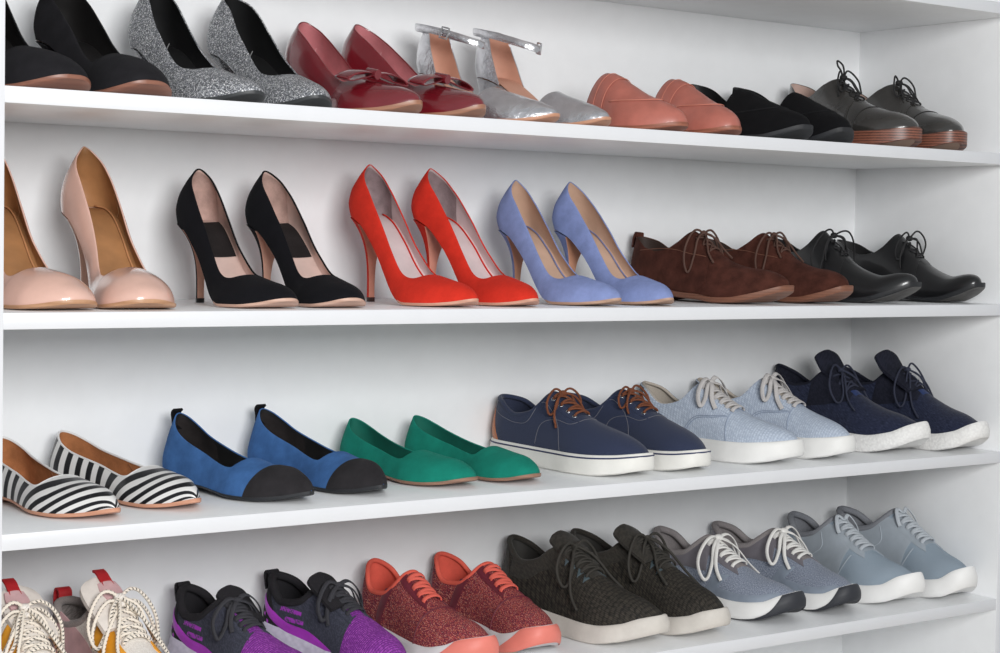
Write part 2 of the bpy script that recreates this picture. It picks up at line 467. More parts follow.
# ------------------------------------------------------------------ the place
Z0 = 1.03
D, T, W = .345, .0186, 1.7201
LV = {'A': Z0+.4964, 'B': Z0+.25, 'C': Z0, 'D': Z0-.2469, 'E': Z0-.4954, 'F': Z0-.743, 'G': Z0-.9905}
def build_place():
    white = plain((240, 241, 242), .38, 0, 0, .02, 400, .008, 'white_laminate')
    edge = plain((221, 222, 225), .35, 0, 0, .02, 400, .006, 'white_edge_dimmed')  # laminate white with its colour lowered to offset strong light on front edges
    root = empty('shelving_unit', (W/2, D/2, 0))
    tag(root, 'tall white laminate shelving unit with open shelves full of shoes', 'shelf unit')
    def part(name, *b, bev=.0006, m=white):
        o = box_mb(*b, bev=bev).build(name, [m, edge], root, sharp=30)
        if name in ('shelf', 'side_panel', 'top_panel'):
            for p in o.data.polygons:
                if p.normal.y < -.9: p.material_index = 1
        o.data.transform(Matrix.Translation((-W/2, -D/2, 0))); return o
    part('side_panel', -.02, 0, 0, 0, D+.006, Z0+.76)
    part('side_panel', W, 0, 0, W+.02, D+.006, Z0+.76)
    for k in 'ABCDEFG': part('shelf', 0, .0004, LV[k]-T, W, D, LV[k])
    part('top_panel', -.02, -.004, Z0+.76, W+.02, D+.006, Z0+.78)
    part('back_panel', 0, D, LV['G']-T, W, D+.006, Z0+.76, bev=0)
    part('kickboard', 0, .03, 0, W, .045, LV['G']-T)
    fl = plain((196, 190, 182), .55, 0, 0, .05, 60, .05, 'floor_finish')
    o = box_mb(-4, -5, -.1, 4.5, D+.02, 0).build('floor', fl); tag(o, kind='structure')
    wl = plain((225, 225, 224), .8, 0, 0, .05, 300, .01, 'wall_paint')
    o = box_mb(-4, D+.02, 0, 4.5, D+.12, 3).build('wall_back', wl); tag(o, kind='structure')

def build_camera_light():
    cam = bpy.data.cameras.new('camera'); co = bpy.data.objects.new('camera', cam); COL.objects.link(co)
    yaw, pitch, roll, f = .6277, -.0492, .0199, 1789.43
    F = Vector((math.sin(yaw)*math.cos(pitch), math.cos(yaw)*math.cos(pitch), math.sin(pitch)))
    r = Vector((math.cos(yaw), -math.sin(yaw), 0)); u = r.cross(F)
    r2 = r*math.cos(roll)+u*math.sin(roll); u2 = -r*math.sin(roll)+u*math.cos(roll)
    M = Matrix((r2, u2, -F)).transposed().to_4x4(); M.translation = Vector((-.7151, -1.919, Z0+.0931))
    co.matrix_world = M
    cam.sensor_width = 36; cam.lens = f*36/1000; cam.clip_start = .05
    SC.camera = co
    w = bpy.data.worlds.new('studio_ambient'); SC.world = w; w.use_nodes = True
    bg = w.node_tree.nodes['Background']; bg.inputs[0].default_value = (.93, .97, 1, 1); bg.inputs[1].default_value = AMB
    def area(name, loc, aim, size, power, col=(1, 1, 1)):
        l = bpy.data.lights.new(name, 'AREA'); l.shape = 'RECTANGLE'; l.size, l.size_y = size; l.energy = power; l.color = col
        o = bpy.data.objects.new(name, l); COL.objects.link(o); o.location = loc
        o.rotation_euler = (Vector(aim)-Vector(loc)).to_track_quat('-Z', 'Y').to_euler()
    for a in LIGHTS: area(*a)
    v = SC.view_settings; v.view_transform = 'Standard'; v.look = 'None'; v.exposure = EXPO; v.gamma = 1; v.use_curve_mapping = False
AMB, EXPO = .47, 0.0
LIGHTS = [('softbox', (-.4, -2.8, Z0+.64), (.9, .1, Z0+.2), (1.1, .8), 78)]

# ------------------------------------------------------------------ court shoes and flats
def inner_patch(last, low, up, mat, par, name, off=-.0024, n=20, m=8):
    B = MB(); a = spline(low, n); b = spline(up, n); t = np.linspace(0, 1, m+1)[None, :, None]
    Dm = a[:, None]*(1-t)+b[:, None]*t
    for mir in (0, 1):
        p = PI-Dm[..., 1] if mir else Dm[..., 1]
        B.grid(last.P(np.clip(Dm[..., 0], 0, .999), p, off), 0, None, flip=bool(mir))
    return B.build(name, mat, par, sharp=0, weld=3e-5)

def pump(root, side, L, hh, skin, lining, sole, under, ins=None, toe='almond', th=.69, topz=None, heel='stiletto', heelm=None, breast=None,
         tipm=None, hw=None, H=None, zb=None, spring=.013, width=1.0, curve=.006, binding=None, bind_r=.0011, sole_t=.0024, back=None, rimt=.0018, uvf=None,
         toe_s=None, tp=2, toez=.84, tzp=2., inner=.95, n=((0, 2.), (1, 2.)), m=((0, 2.), (1, 2.)), zmin=0.0, sole_e=.0003):
    pts = {'almond': [(0, .026), (.08, .027), (.2, .0265), (.38, .025), (.55, .031), (.68, .037), (.8, .035), (.9, .030), (1, .025)],
           'pointed': [(0, .026), (.08, .027), (.2, .0265), (.38, .0265), (.52, .0315), (.66, .0375), (.78, .0345), (.9, .023), (1, .013)],
           'round': [(0, .026), (.08, .027), (.2, .0265), (.38, .0255), (.55, .032), (.70, .0385), (.85, .037), (.95, .035), (1, .034)]}[toe]
    ts = toe_s or {'almond': .82, 'pointed': .90, 'round': .80}[toe]
    hw = [(a, b*width*1.04) for a, b in (hw or pts)]
    lo = sole_t+.0008
    if zb is None:
        zb = [(0, hh), (.08, hh*.985), (.18, hh*.91), (.32, hh*.66), (.46, hh*.31), (.58, max(lo+.002, hh*.085)), (.67, lo), (.82, lo+.0006), (.91, lo+spring*.35), (1, lo+spring)]
    H = H or [(0, .0745), (.1, .0685), (.2, .0615), (.42, .0495), (.58, .0425), (.68, .0385), (.8, .032), (.92, .0255), (1, .021)]
    la = Last(L, hw, zb, H, n=n, m=m, heel=.15, toe=ts, tp=tp, toez=toez, tzp=tzp, curve=curve, side=side, zmin=zmin,
              back=back or [(0, .002), (.018, -.006), (.034, -.003), (.052, .008), (.072, .022)])
    top = Top(la, th, topz or [(0, .070), (.03, .0665), (.08, .060), (.18, .0485), (.34, .0385), (.48, .0335), (.60, .0310), (th-.028, .0330)])
    upper(la, top, 'upper', skin, root, lining, thick=rimt, inner=inner, uvf=uvf)
    insole(la, ins or lining, root, s1=min(.93, inner-.01))
    flat_sole(la, lambda q: sole_t*np.clip(.55+.45*np.clip((q-.5)/.15, 0, 1), 0, 1), (sole, under), root, e=sole_e, s0=.0 if heel is None else .03, arch=(.0035 if heel in ('stiletto', 'slim') else None))
    if heel == 'stiletto':
        heel_block(la, .003, (heelm or skin, breast or heelm or skin), root, sA=.18, tipw=.0046, tipd=.0085, ytip=.021, p=3.8, pf=4.2, tip=tipm, inset=.0003)
    elif heel == 'slim':
        heel_block(la, .003, (heelm or skin, breast or heelm or skin), root, sA=.22, tipw=.007, tipd=.012, ytip=.012, p=2.0, pf=2.6, tip=tipm)
    elif heel == 'block':
        heel_block(la, .003, (heelm or skin, breast or heelm or skin), root, sA=.25, tipw=.016, tipd=.03, ytip=.006, p=1.0, pf=1.0, tip=tipm)
    elif heel == 'low':
        heel_block(la, .002, (heelm or sole, breast or heelm or sole), root, sA=.26, tipw=.024, tipd=.05, ytip=.003, p=.5, pf=.5)
    if binding:
        mb = MB(); lp = top.loop(off=-rimt*.45); mb.tube(lp, bind_r, None, 7, None, closed=True); mb.build('topline_binding', binding, root, sharp=0)
    return la, top

def piping(last, mat, par, w=.9, s0=.06, s1=.62, up=.004, r=.0011, name='insole_piping', side=None):
    B = MB()
    for k in ((-1, 1) if side is None else (side,)):
        S = np.linspace(s0, s1, 30); B.tube(np.stack([last.c(S)+k*(last.w(S)-.003)*w, S*last.L, last.zb(S)+up], 1), r, None, 6)
    return B.build(name, mat, par, sharp=0)

def black_nude_sole(root, side):
    sk = suede((34, 33, 36)); sl = stack((140, 94, 76), (128, 84, 68), 60, 'Z', .4, 'tan_sole')
    la, tp = pump(root, side, .232, .075, sk, leather((22, 20, 20), .55, 0, .05), sl, sl, toe='round', th=.64, spring=.012, width=1.12, heel='stiletto',
         heelm=sk, tipm=plain((25, 25, 26), .5), sole_t=.003, sole_e=.0008, H=[(0, .10), (.2, .085), (.42, .062), (.6, .050), (.72, .046), (.84, .039), (.93, .031), (1, .025)], tzp=2.2, toez=.8, topz=[(0, .066), (.06, .062), (.18, .052), (.34, .041), (.48, .035), (.60, .036)])
    return la
def glitter_pump(root, side):
    sk = glitter(); bl = leather((18, 18, 19), .6, 0, .05)
    la, tp = pump(root, side, .235, .078, sk, bl, plain((52, 54, 56), .5), plain((40, 42, 44), .55), toe='pointed', th=.70, spring=.010, width=1.14, curve=.006, toe_s=.92,
         tipm=plain((25, 25, 26), .5), topz=[(0, .072), (.06, .068), (.18, .060), (.34, .043), (.48, .038), (.58, .0370), (.66, .0378)], H=[(0, .084), (.2, .076), (.42, .062), (.58, .050), (.68, .042), (.8, .033), (.92, .0245), (1, .019)])
    mb = MB(); cord_on(la, [(.42, .2, -.0026), (.43, .6, -.0026), (.43, .85, -.0026)], .0005, mb); mb.build('lining_seam', plain((120, 120, 120), .6), root)
    return la
def bow_mesh(la, s, mat, par, w=.047, h=.027, up=.005):
    """Flat ribbon bow with two folded loops and a knot, lying across the vamp."""
    o = empty('bow'); o.parent = par
    c = la.P(np.array([s]), np.array([PI/2]), up)[0]; N = la.nrm(np.array([s]), np.array([PI/2]))[0]
    X = np.array([1., 0, 0]); Y = np.cross(N, X)
    for sg in (-1, 1):
        B = MB(); nn = 24
        t = np.linspace(0, 2*PI, nn, endpoint=False)
        for layer in (0,):
            cx = .5-.5*np.cos(t); th = .0070*np.sin(t)*np.sqrt(np.clip(cx, 0, 1))*(1.15-.3*cx)
            ww = h*(.42+.62*cx**.8)
            R = []
            for j in np.linspace(-1, 1, 7):
                drop = -.18*w*cx**2*1.0
                p = c+sg*(cx*w)[:, None]*X+(th*(1-.25*j*j)+drop+.003)[:, None]*N+(j*ww*.5)[:, None]*Y
                R.append(p)
            R = np.array(R).transpose(1, 0, 2)
            inn = R+0; B.grid(R, 0, None, cu=True)
        ob = B.build('bow_loop', mat, o, sharp=0)
        md = ob.modifiers.new('thickness', 'SOLIDIFY'); md.thickness = .0012; md.offset = 0
    B = MB(); a = np.linspace(0, 2*PI, 17)[:-1]
    R = [[c+(.0062*math.cos(t)*(1-.15*abs(j)))*X+(.0035+.0062*math.sin(t))*N+j*h*.36*Y for t in a] for j in (-1, -.8, -.3, 0, .3, .8, 1)]
    B.loft(np.array(R)); B.build('bow_knot', mat, o)
    return o
def bow_pump(root, side):
    sk = patent((112, 22, 32)); ln = leather((196, 124, 128), .6, 0, .05)
    sl = stack((160, 114, 90), (148, 104, 82), 50, 'Z', .4, 'nude_sole')
    la, tp = pump(root, side, .232, .062, sk, ln, sl, sl, toe='pointed', th=.62, spring=.011, width=1.1, heel='slim', heelm=sk, tipm=plain((25, 25, 26), .5), sole_t=.0036, sole_e=.0006,
         topz=[(0, .063), (.03, .060), (.08, .055), (.18, .047), (.34, .038), (.48, .034), (.57, .034)], toe_s=.88)
    bow_mesh(la, .675, sk, root)
    mb = MB(); stitch(la, [(.30, .06, -.0), (.31, .55), (.29, 1.0)] if 0 else [(.30, .06), (.32, .5), (.30, .9)], mb, off=-.0024); mb.build('lining_seam', plain((196, 140, 140), .6), root)
    return la
def strap_sandal(root, side):
    """Silver two-part shoe: closed pointed toe, separate heel cup, ankle strap with a buckle."""
    sk = foil((222, 222, 226)); ln = leather((200, 150, 128), .6, 0, .06, 'peach_lining', .04); sl = stack((190, 140, 112), (175, 125, 99), 50, 'Z', .4, 'nude_sole')
    hh, L = .085, .235
    lo = .004
    zb = [(0, hh), (.08, hh*.985), (.18, hh*.9), (.32, hh*.62), (.46, hh*.28), (.58, hh*.08), (.67, lo), (.82, lo), (.91, lo+.003), (1, lo+.010)]
    la = Last(L, [(0, .026), (.08, .027), (.2, .0265), (.38, .026), (.55, .034), (.66, .041), (.78, .038), (.9, .026), (1, .017)], zb,
              [(0, .11), (.2, .095), (.42, .066), (.6, .052), (.72, .043), (.84, .033), (.93, .0255), (1, .02)],
              heel=.15, toe=.88, toez=.84, curve=.006, side=side, back=[(0, .002), (.018, -.004), (.04, -.003), (.07, .008), (.1, .012)])
    # toe vamp: S from a curved edge to the tip
    ph = np.linspace(0, PI, 33); B = MB(); Bl = MB()
    sedge = .535+.06*np.sin(ph)**2
    t = np.sin(PI/2*np.linspace(0, 1, 22)); q = sedge[None]+(1-sedge[None])*t[:, None]
    G = la.P(q, ph[None]+0*q); B.grid(G, 0, np.stack([q*L, (ph-PI/2)[None]*la.girth(q)], -1))
    i0 = la.P(q[0], ph, -.0016); B.grid(np.stack([G[0], G[0]-np.array([0, .0008, 0]), i0], 0), 0)
    k = q[:19]; Bl.grid(la.P(k, ph[None]+0*k, -.0016))
    B.build('vamp', sk, root, sharp=60); Bl.build('lining', ln, root, sharp=0)
    # heel cup
    B = MB(); Bl = MB(); zt = pchip([(0, .076), (.07, .073), (.12, .063), (.19, .032), (.235, .004)])
    S = cosl(26, 0, .235)
    for sd in (0, 1):
        f = np.linspace(0, 1, 12)[None]; p = la.phi_at(S, zt(S))[:, None]*f
        p = PI-p if sd else p; Q = S[:, None]+0*p
        o = la.P(Q, p); inn = la.P(Q, p, -.0017); B.grid(o, 0, None, flip=not sd); Bl.grid(inn, 0, None, flip=bool(sd))
        B.grid(np.stack([o[:, -1], (o[:, -1]+inn[:, -1])/2+[0, 0, .0006], inn[:, -1]], 1), 0, None, flip=not sd)
    B.build('heel_cup', sk, root, sharp=60, weld=2e-5); Bl.build('heel_lining', ln, root, sharp=0, weld=2e-5)
    insole(la, ln, root); flat_sole(la, .0035, (sl, sl), root, e=.0008, s0=.05, arch=.012)
    heel_block(la, .003, (sk, sk), root, sA=.22, tipw=.009, tipd=.016, ytip=.010, p=1.7, pf=2.0, tip=plain((25, 25, 26), .5))
    # ankle strap: a loop round where the ankle would be
    st = empty('ankle_strap'); st.parent = root
    a = np.linspace(0, 2*PI, 49)[:-1]; zc = hh+.068
    rx = .027+.003*np.cos(a); cy = .053
    P = np.stack([rx*np.sin(a), cy-.058*np.cos(a)-.004*np.cos(2*a), zc+.006+.003*np.sin(a)-.017*(1-np.cos(a))], 1)
    N = unit(np.stack([np.sin(a)/.03, -np.cos(a)/.04, 0*a], 1))
    B = MB(); B.tube(P, .0058, .0011, 8, N, closed=True); B.build('strap_band', sk, st, sharp=40)
    B = MB(); j = 13 if side > 0 else 31
    c = P[j]; n_ = N[j]; tn = unit(P[j+1]-P[j-1]); z = np.cross(n_, tn); c = c+n_*.002
    pts = [c+tn*x+z*y for x, y in ((-.006, -.0085), (.006, -.0085), (.006, .0085), (-.006, .0085))]
    fr = []
    for i in range(4):
        for u in np.linspace(0, 1, 5)[:-1]: fr.append(pts[i]*(1-u)+pts[(i+1) % 4]*u)
    B.tube(np.array(fr), .0013, None, 6, np.repeat(n_[None], 16, 0), closed=True)
    B.tube(np.array([c-tn*.006, c+tn*.0075+n_*.001]), .0009, None, 6)
    B.build('buckle', plain((205, 205, 208), .18, 1.0, name='chrome'), st, sharp=40)
    return la

def nude_pump(root, side):
    sk = patent((226, 184, 168)); ln = leather((168, 120, 78), .5, .05, .08, 'tan_lining'); sl = stack((190, 146, 112), (172, 126, 92), 50, 'Z', .4, 'wood_sole')
    la, tp = pump(root, side, .228, .113, sk, ln, sl, sl, toe='round', th=.69, spring=.008, width=1.1, breast=sk, tipm=plain((40, 32, 30), .5), heel='stiletto', sole_t=.003, sole_e=.0006,
         topz=[(0, .076), (.03, .072), (.08, .064), (.18, .0515), (.34, .041), (.48, .035), (.60, .031), (.66, .0335)], H=[(0, .081), (.1, .0735), (.2, .0655), (.42, .053), (.6, .046), (.72, .0425), (.84, .037), (.93, .029), (1, .023)], toez=.8, tzp=2.3)
    piping(la, plain((196, 140, 96), .5, name='tan_piping'), root, w=.82, s0=.05, s1=.62, up=.006)
    mb = MB()
    for r_ in ((.14, .2), (.2, .2)): pass
    for mir in (0, 1):
        f = (lambda p: PI-p) if mir else (lambda p: p)
        stitch(la, [(.2, f(.08)), (.235, f(.3)), (.22, f(.6))], mb, off=-.0023)
    mb.build('lining_stitching', plain((190, 150, 110), .6), root)
    return la
def black_pump(root, side):
    sk = suede((20, 20, 24), .1, .12); ln = leather((214, 186, 176), .55, 0, .06, 'pink_lining', .05); sl = stack((206, 170, 152), (188, 150, 132), 50, 'Z', .45, 'nude_sole')
    la, tp = pump(root, side, .235, .108, sk, ln, sl, sl, toe='almond', th=.69, spring=.010, width=1.08, heelm=sk, breast=leather((206, 160, 140), .5, 0, .05, 'nude_breast'),
         tipm=plain((20, 20, 22), .5), topz=[(0, .070), (.03, .0675), (.08, .0615), (.18, .050), (.34, .039), (.48, .034), (.60, .0315), (.66, .0335)], binding=sk, bind_r=.0012)
    insole(la, suede((40, 36, 36)), root, s0=.13, s1=.37, inset=.004, up=.0036, name='insole_patch')
    inner_patch(la, [(.0, .03), (.06, .03), (.13, .03)], [(0, float(tp.phi(0))*.93), (.06, float(tp.phi(.06))*.93), (.15, float(tp.phi(.15))*.9)], suede((190, 160, 150)), root, 'heel_grip')
    return la
def red_pump(root, side):
    sk = suede((206, 50, 36), .08, .1); ln = leather((214, 196, 196), .55, 0, .06, 'pale_lining', .04); sl = stack((206, 156, 134), (191, 139, 117), 50, 'Z', .45, 'nude_sole')
    la, tp = pump(root, side, .238, .118, sk, ln, sl, sl, toe='pointed', th=.69, spring=.008, width=1.1, heelm=sk, breast=leather((220, 150, 130), .5, 0, .05, 'nude_breast'), tipm=plain((60, 40, 36), .5), toe_s=.86)
    inner_patch(la, [(.0, .03), (.07, .03), (.17, .03)], [(0, float(tp.phi(0))*.93), (.07, float(tp.phi(.07))*.93), (.2, float(tp.phi(.2))*.9)], suede((150, 132, 134)), root, 'heel_grip')
    piping(la, sk, root, w=.86, s0=.1, s1=.63, up=.005)
    return la
def periwinkle_pump(root, side):
    sk = suede((130, 144, 190), .1, .1); ln = leather((202, 170, 148), .55, 0, .06, 'beige_lining', .04); sl = stack((186, 150, 126), (158, 125, 105), 50, 'Z', .45, 'beige_sole')
    la, tp = pump(root, side, .238, .105, sk, ln, sl, sl, toe='pointed', th=.69, spring=.008, width=1.08, heelm=sk, breast=leather((206, 150, 120), .5, 0, .05, 'tan_breast'), tipm=plain((60, 40, 36), .5), toe_s=.86)
    piping(la, suede((120, 128, 168)), root, w=.82, s0=.05, s1=.63, up=.006)
    return la

# flats
def flat(root, side, skin, lining, sole, **k):
    d = dict(L=.25, hh=.012, topz=[(0, .060), (.04, .056), (.1, .049), (.2, .040), (.36, .033), (.5, .028), (.58, .0265), (.615, .028)], th=.64,
             zb=[(0, .011), (.2, .010), (.4, .008), (.6, .005), (.75, .0045), (.88, .007), (1, .014)], heel='low', sole_t=.003, sole_e=.0008,
             H=[(0, .074), (.2, .062), (.42, .048), (.6, .0395), (.72, .0355), (.84, .031), (.93, .026), (1, .0215)],
             back=[(0, .001), (.02, -.003), (.045, .003), (.08, .014)])
    d.update(k); return pump(root, side, skin=skin, lining=lining, sole=sole, under=sole, **d)
def stripes_mat():
    t = NT('black_and_white_satin'); u = t.uv(1, 1); sx = t.n('SeparateXYZ'); t.l(u, sx.inputs[0])
    m = t.math('FRACT', sx.outputs[0])
    t.set(Base_Color=t.ramp(m, [(0, lin((226, 224, 222))), (.47, lin((226, 224, 222))), (.5, lin((16, 15, 20))), (.97, lin((16, 15, 20))), (1, lin((226, 224, 222)))], 'LINEAR'),
          Roughness=.35)
    t.bump(t.noise(t.obj(), 1400, 2), .15, .0004); return t.m
def striped_flat(root, side):
    sk = _M.get('stripes') or _M.setdefault('stripes', stripes_mat()); ln = suede((176, 118, 78)); sl = stack((206, 150, 122), (193, 136, 109), 50, 'Z', .45, 'nude_sole')
    def uvf(Q, ph, P):
        # bands run across the vamp in arcs that open towards the heel, upright on the sides
        a = np.abs(ph-PI/2)/(PI/2)
        t = Q*.25+.042*np.clip((Q-.42)/.3, 0, 1)*(1-a**2)*-1.0
        return np.stack([t/.0180, ph], -1)
    la, tp = flat(root, side, sk, ln, sl, toe='pointed', toe_s=.82, width=1.08, uvf=uvf, binding=sk, bind_r=.0014, L=.25)
    mb = MB()
    for mir in (0, 1):
        f = (lambda p: PI-p) if mir else (lambda p: p)
        stitch(la, [(.42, f(.08)), (.40, f(.4)), (.38, f(.62))], mb, off=-.0023)
    mb.build('lining_seam', plain((120, 76, 48), .7), root)
    return la
def blue_flat(root, side):
    sk = suede((64, 104, 158), .14, .1); bk = suede((20, 19, 21), .1, .1, 'black_suede'); ln = leather((24, 23, 24), .7, 0, .05)
    la, tp = flat(root, side, sk, ln, plain((30, 32, 36), .5), toe='pointed', toe_s=.82, width=1.16, th=.625, L=.262,
                  topz=[(0, .078), (.04, .073), (.1, .064), (.2, .052), (.36, .041), (.48, .034), (.57, .031), (.60, .0315)], H=[(0, .092), (.2, .076), (.42, .057), (.6, .043), (.72, .037), (.84, .034), (.93, .028), (1, .022)])
    ph = np.linspace(0, PI, 15)
    low = [(.735+.035*math.sin(p), p) for p in ph]; up = [(.9992, p) for p in ph]
    patch(la, low, up, suede((44, 42, 44), .15), root, 'toe_cap', off=.0014, n=30, m=14, wall=.0008)
    strip_solid([(.010, .068), (.009, .080), (.0075, .089), (.012, .0935)], [.0075, .0075, .0075, .0075], .003, bk, root, 'heel_tab')
    inner_patch(la, [(.0, .05), (.12, .05), (.26, .05)], [(0, float(tp.phi(0))*.93), (.12, float(tp.phi(.12))*.93), (.26, float(tp.phi(.26))*.93)], suede((46, 42, 42)), root, 'heel_grip')
    return la
def green_flat(root, side):
    sk = suede((24, 126, 108), .1, .1); ln = leather((16, 104, 88), .7, 0, .06, 'green_lining')
    la, tp = flat(root, side, sk, ln, stack((150, 112, 92), (130, 98, 82), 50, 'Z', .5, 'brown_sole'), toe='almond', toe_s=.80, width=1.1, th=.635, L=.25,
                  topz=[(0, .062), (.04, .058), (.1, .051), (.2, .042), (.36, .033), (.5, .028), (.58, .0265), (.61, .028)])
    return la

# ------------------------------------------------------------------ laced shoes, loafers and mules
HP = PI/2
@memo
def cells(stops, su, sv, bump=.5, rough=.9, name='knit', rnd=1.0, edge=None):
    """Knit: small coloured stitches in rows."""
    t = NT(name); u = t.uv(su, sv)
    v = t.n('TexVoronoi', Scale=1.0, Randomness=rnd); t.l(u, v.inputs['Vector'])
    sx = t.n('SeparateColor'); t.l(v.outputs['Color'], sx.inputs[0])
    col = t.ramp(sx.outputs[0], [(p, lin(c)) for p, c in stops], 'CONSTANT')
    if edge: 
        d = t.ramp(v.outputs['Distance'], [(.35, (0, 0, 0, 1)), (.6, (1, 1, 1, 1))])
        col = t.mix(d, col, lin(edge))
    t.set(Base_Color=col, Roughness=rough, Specular_IOR_Level=.25)
    t.bump(v.outputs['Distance'], -bump, .0012); return t.m
@memo
def melange(stops, su, sv, name='melange_knit', rough=.95, bump=.3, detail=4):
    t = NT(name); u = t.uv(su, sv)
    f = t.noise(u, 1.0, detail, .65)
    t.set(Base_Color=t.ramp(f, [(p, lin(c)) for p, c in stops]), Roughness=rough, Specular_IOR_Level=.2, Sheen_Weight=.1)
    t.bump(f, bump, .0012); return t.m
@memo
def rope(c, fleck, freq=200, name='rope_lace'):
    t = NT(name); u = t.uv(freq, 2.0)
    sx = t.n('SeparateXYZ'); t.l(u, sx.inputs[0])
    a = t.math('FRACT', t.math('ADD', sx.outputs[0], sx.outputs[1]))
    k = t.math('LESS_THAN', a, .3); b = t.math('LESS_THAN', t.math('FRACT', sx.outputs[1]), .45)
    t.set(Base_Color=t.mix(t.math('MULTIPLY', k, b), lin(c), lin(fleck)), Roughness=.85); return t.m
@memo
def rubber(c, rough=.55, name='rubber', bump=.1, dirt=.05):
    return plain(c, rough, 0, 0, bump, 300, dirt, name)
@memo
def ribbed(c, c2, fu, fv, name='foam', rough=.6):
    t = NT(name); u = t.uv(fu, fv); w = t.n('TexVoronoi', Scale=1.0); t.l(u, w.inputs['Vector'])
    t.set(Base_Color=t.mix(w.outputs['Distance'], lin(c), lin(c2)), Roughness=rough); t.bump(w.outputs['Distance'], .5, .0015); return t.m

def tongue(la, s_in, th, ext, hw, thick, mat, par, rise=.0, bow=.006, curl=0.0, off=.002, name='tongue', rend=.22):
    q = np.linspace(s_in, th, 6); p = la.raw(q, HP+0*q); N = la.nrm(q, HP+0*q)
    C = p[:, 1:]+off*N[:, 1:]
    C[:, 1] -= 0
    d = C[-1]-C[-2]; d = d/np.linalg.norm(d); n = np.array([-d[1], d[0]]); n = n if n[1] > 0 else -n
    for k in (.35, .7, 1.0): C = np.vstack([C, p[-1, 1:]+off*N[-1, 1:]+d*ext*k+n*(rise*k+curl*k*k)])
    return strip_solid(C, hw, thick, mat, par, name, bow=bow, n=30, m=10, round_end=rend)

def lace_up(la, sv, dphi, r, mat, par, ry=None, style='cross', lift=.0030, low=.0012, eyelets=None, er=.0028, et=.0009, deep=0.0):
    """Rows of lace over the tongue with an eyelet at each end."""
    B = MB(); dp = dphi if isinstance(dphi, (list, tuple)) else [dphi]*len(sv)
    P = lambda i, sg, o=low: (sv[i], HP-sg*dp[i], o)
    def run(i, j, sg):
        a, b = P(i, sg), P(j, -sg)
        m = lambda t, o: (a[0]+(b[0]-a[0])*t, a[1]+(b[1]-a[1])*t, o)
        cord_on(la, [a, m(.12, lift*.9), m(.5, lift+(.0008 if sg > 0 else 0)), m(.88, lift*.9), b], r, B, ry, 7, 22)
    n = len(sv)
    if style == 'bars':
        for i in range(n): run(i, i, 1)
        for i in range(n-1):
            run(i, i+1, 1)
    else:
        run(n-1, n-1, 1)
        for i in range(n-1): run(i+1, i, 1); run(i+1, i, -1)
    o = B.build('laces', mat, par, sharp=0)
    if eyelets:
        for i in range(n):
            for sg in (-1, 1):
                B = MB(); ring_mb(la, sv[i], HP-sg*dp[i], .0012, er, et, B); B.build('eyelet', eyelets, par, sharp=0)
    return o

def lace_bow(la, k, r, mat, par, ry=None, loop=.09, wide=.85, lift=.010, end=.16, endw=.6, asym=0.0, up=.006, seed=1, ends=True, loops=(1, -1), knot=.0045, aglet=None, hang=.004, knotm=None):
    rnd = random.Random(seed); B = MB(); j = lambda s: (rnd.random()-.5)*2*s
    for sg in loops:
        w = wide*(1+asym*sg)*(1+j(.12)); l = loop*(1+j(.15))
        pts = [(k, HP-.02*sg, up), (k-.012+j(.01), HP-.3*w*sg, up+lift*.9), (k+l*.25, HP-.75*w*sg, up+lift), (k+l*.75, HP-1.0*w*sg, hang+lift*.5), (k+l*1.0, HP-.92*w*sg, hang+lift*.15),
               (k+l*.85, HP-.6*w*sg, hang+lift*.1), (k+l*.4, HP-.3*w*sg, up+lift*.3), (k+.004, HP-.04*sg, up+.001)]
        cord_on(la, pts, r, B, ry, 7, 44)
    if ends:
        for sg in (1, -1):
            e = end*(1+j(.2)); w = endw*(1+j(.3))
            pts = [(k+.003, HP-.03*sg, up+.001), (k+e*.3, HP-.35*w*sg, up+.004), (k+e*.65, HP-.8*w*sg, hang+.003), (k+e, HP-1.05*w*sg, hang)]
            cord_on(la, pts, r, B, ry, 7, 26)
    o = B.build('lace_bow', mat, par, sharp=0)
    # knot
    c = la.raw(np.array([k]), np.array([HP]))[0]+up*la.nrm(np.array([k]), np.array([HP]))[0]
    N = la.nrm(np.array([k]), np.array([HP]))[0]; Y = np.cross(N, [1., 0, 0]); B = MB()
    a = np.linspace(0, 2*PI, 13)[:-1]
    kk = knot
    R = [[c+x*np.array([1., 0, 0])*kk*1.25+(rr*kk*math.cos(t))*Y+(rr*kk*math.sin(t))*N for t in a] for x, rr in ((-1, .45), (-.8, .85), (-.3, 1), (.3, 1), (.8, .85), (1, .45))]
    B.loft(np.array(R)); B.build('lace_knot', knotm or mat, o, sharp=0)
    return o

def shoe_form(side, L, zb, H, W=1.0, hw=None, toe=.80, tp=2.2, toez=.82, tzp=2.2, n=((0, 2.), (1, 2.)), m=((0, 2.1), (1, 2.1)), back=None, curve=.008, heel=.125, zmin=0.0, warp=((0, 0), (.34, .425), (.57, .635), (.8, .825), (1, 1))):
    hw = hw or [(0, .030), (.1, .032), (.3, .0325), (.48, .0365), (.66, .0425), (.8, .041), (.92, .036), (1, .031)]
    return Last(L, [(a, b*W) for a, b in hw], zb, H, n=n, m=m, heel=heel, toe=toe, tp=tp, toez=toez, tzp=tzp, curve=curve, side=side, zmin=zmin, warp=warp,
                back=back or [(0, .001), (.02, -.003), (.045, .001), (.07, .006), (.1, .004)])

def quarter_edge(la, a, b): return [(a, b)]

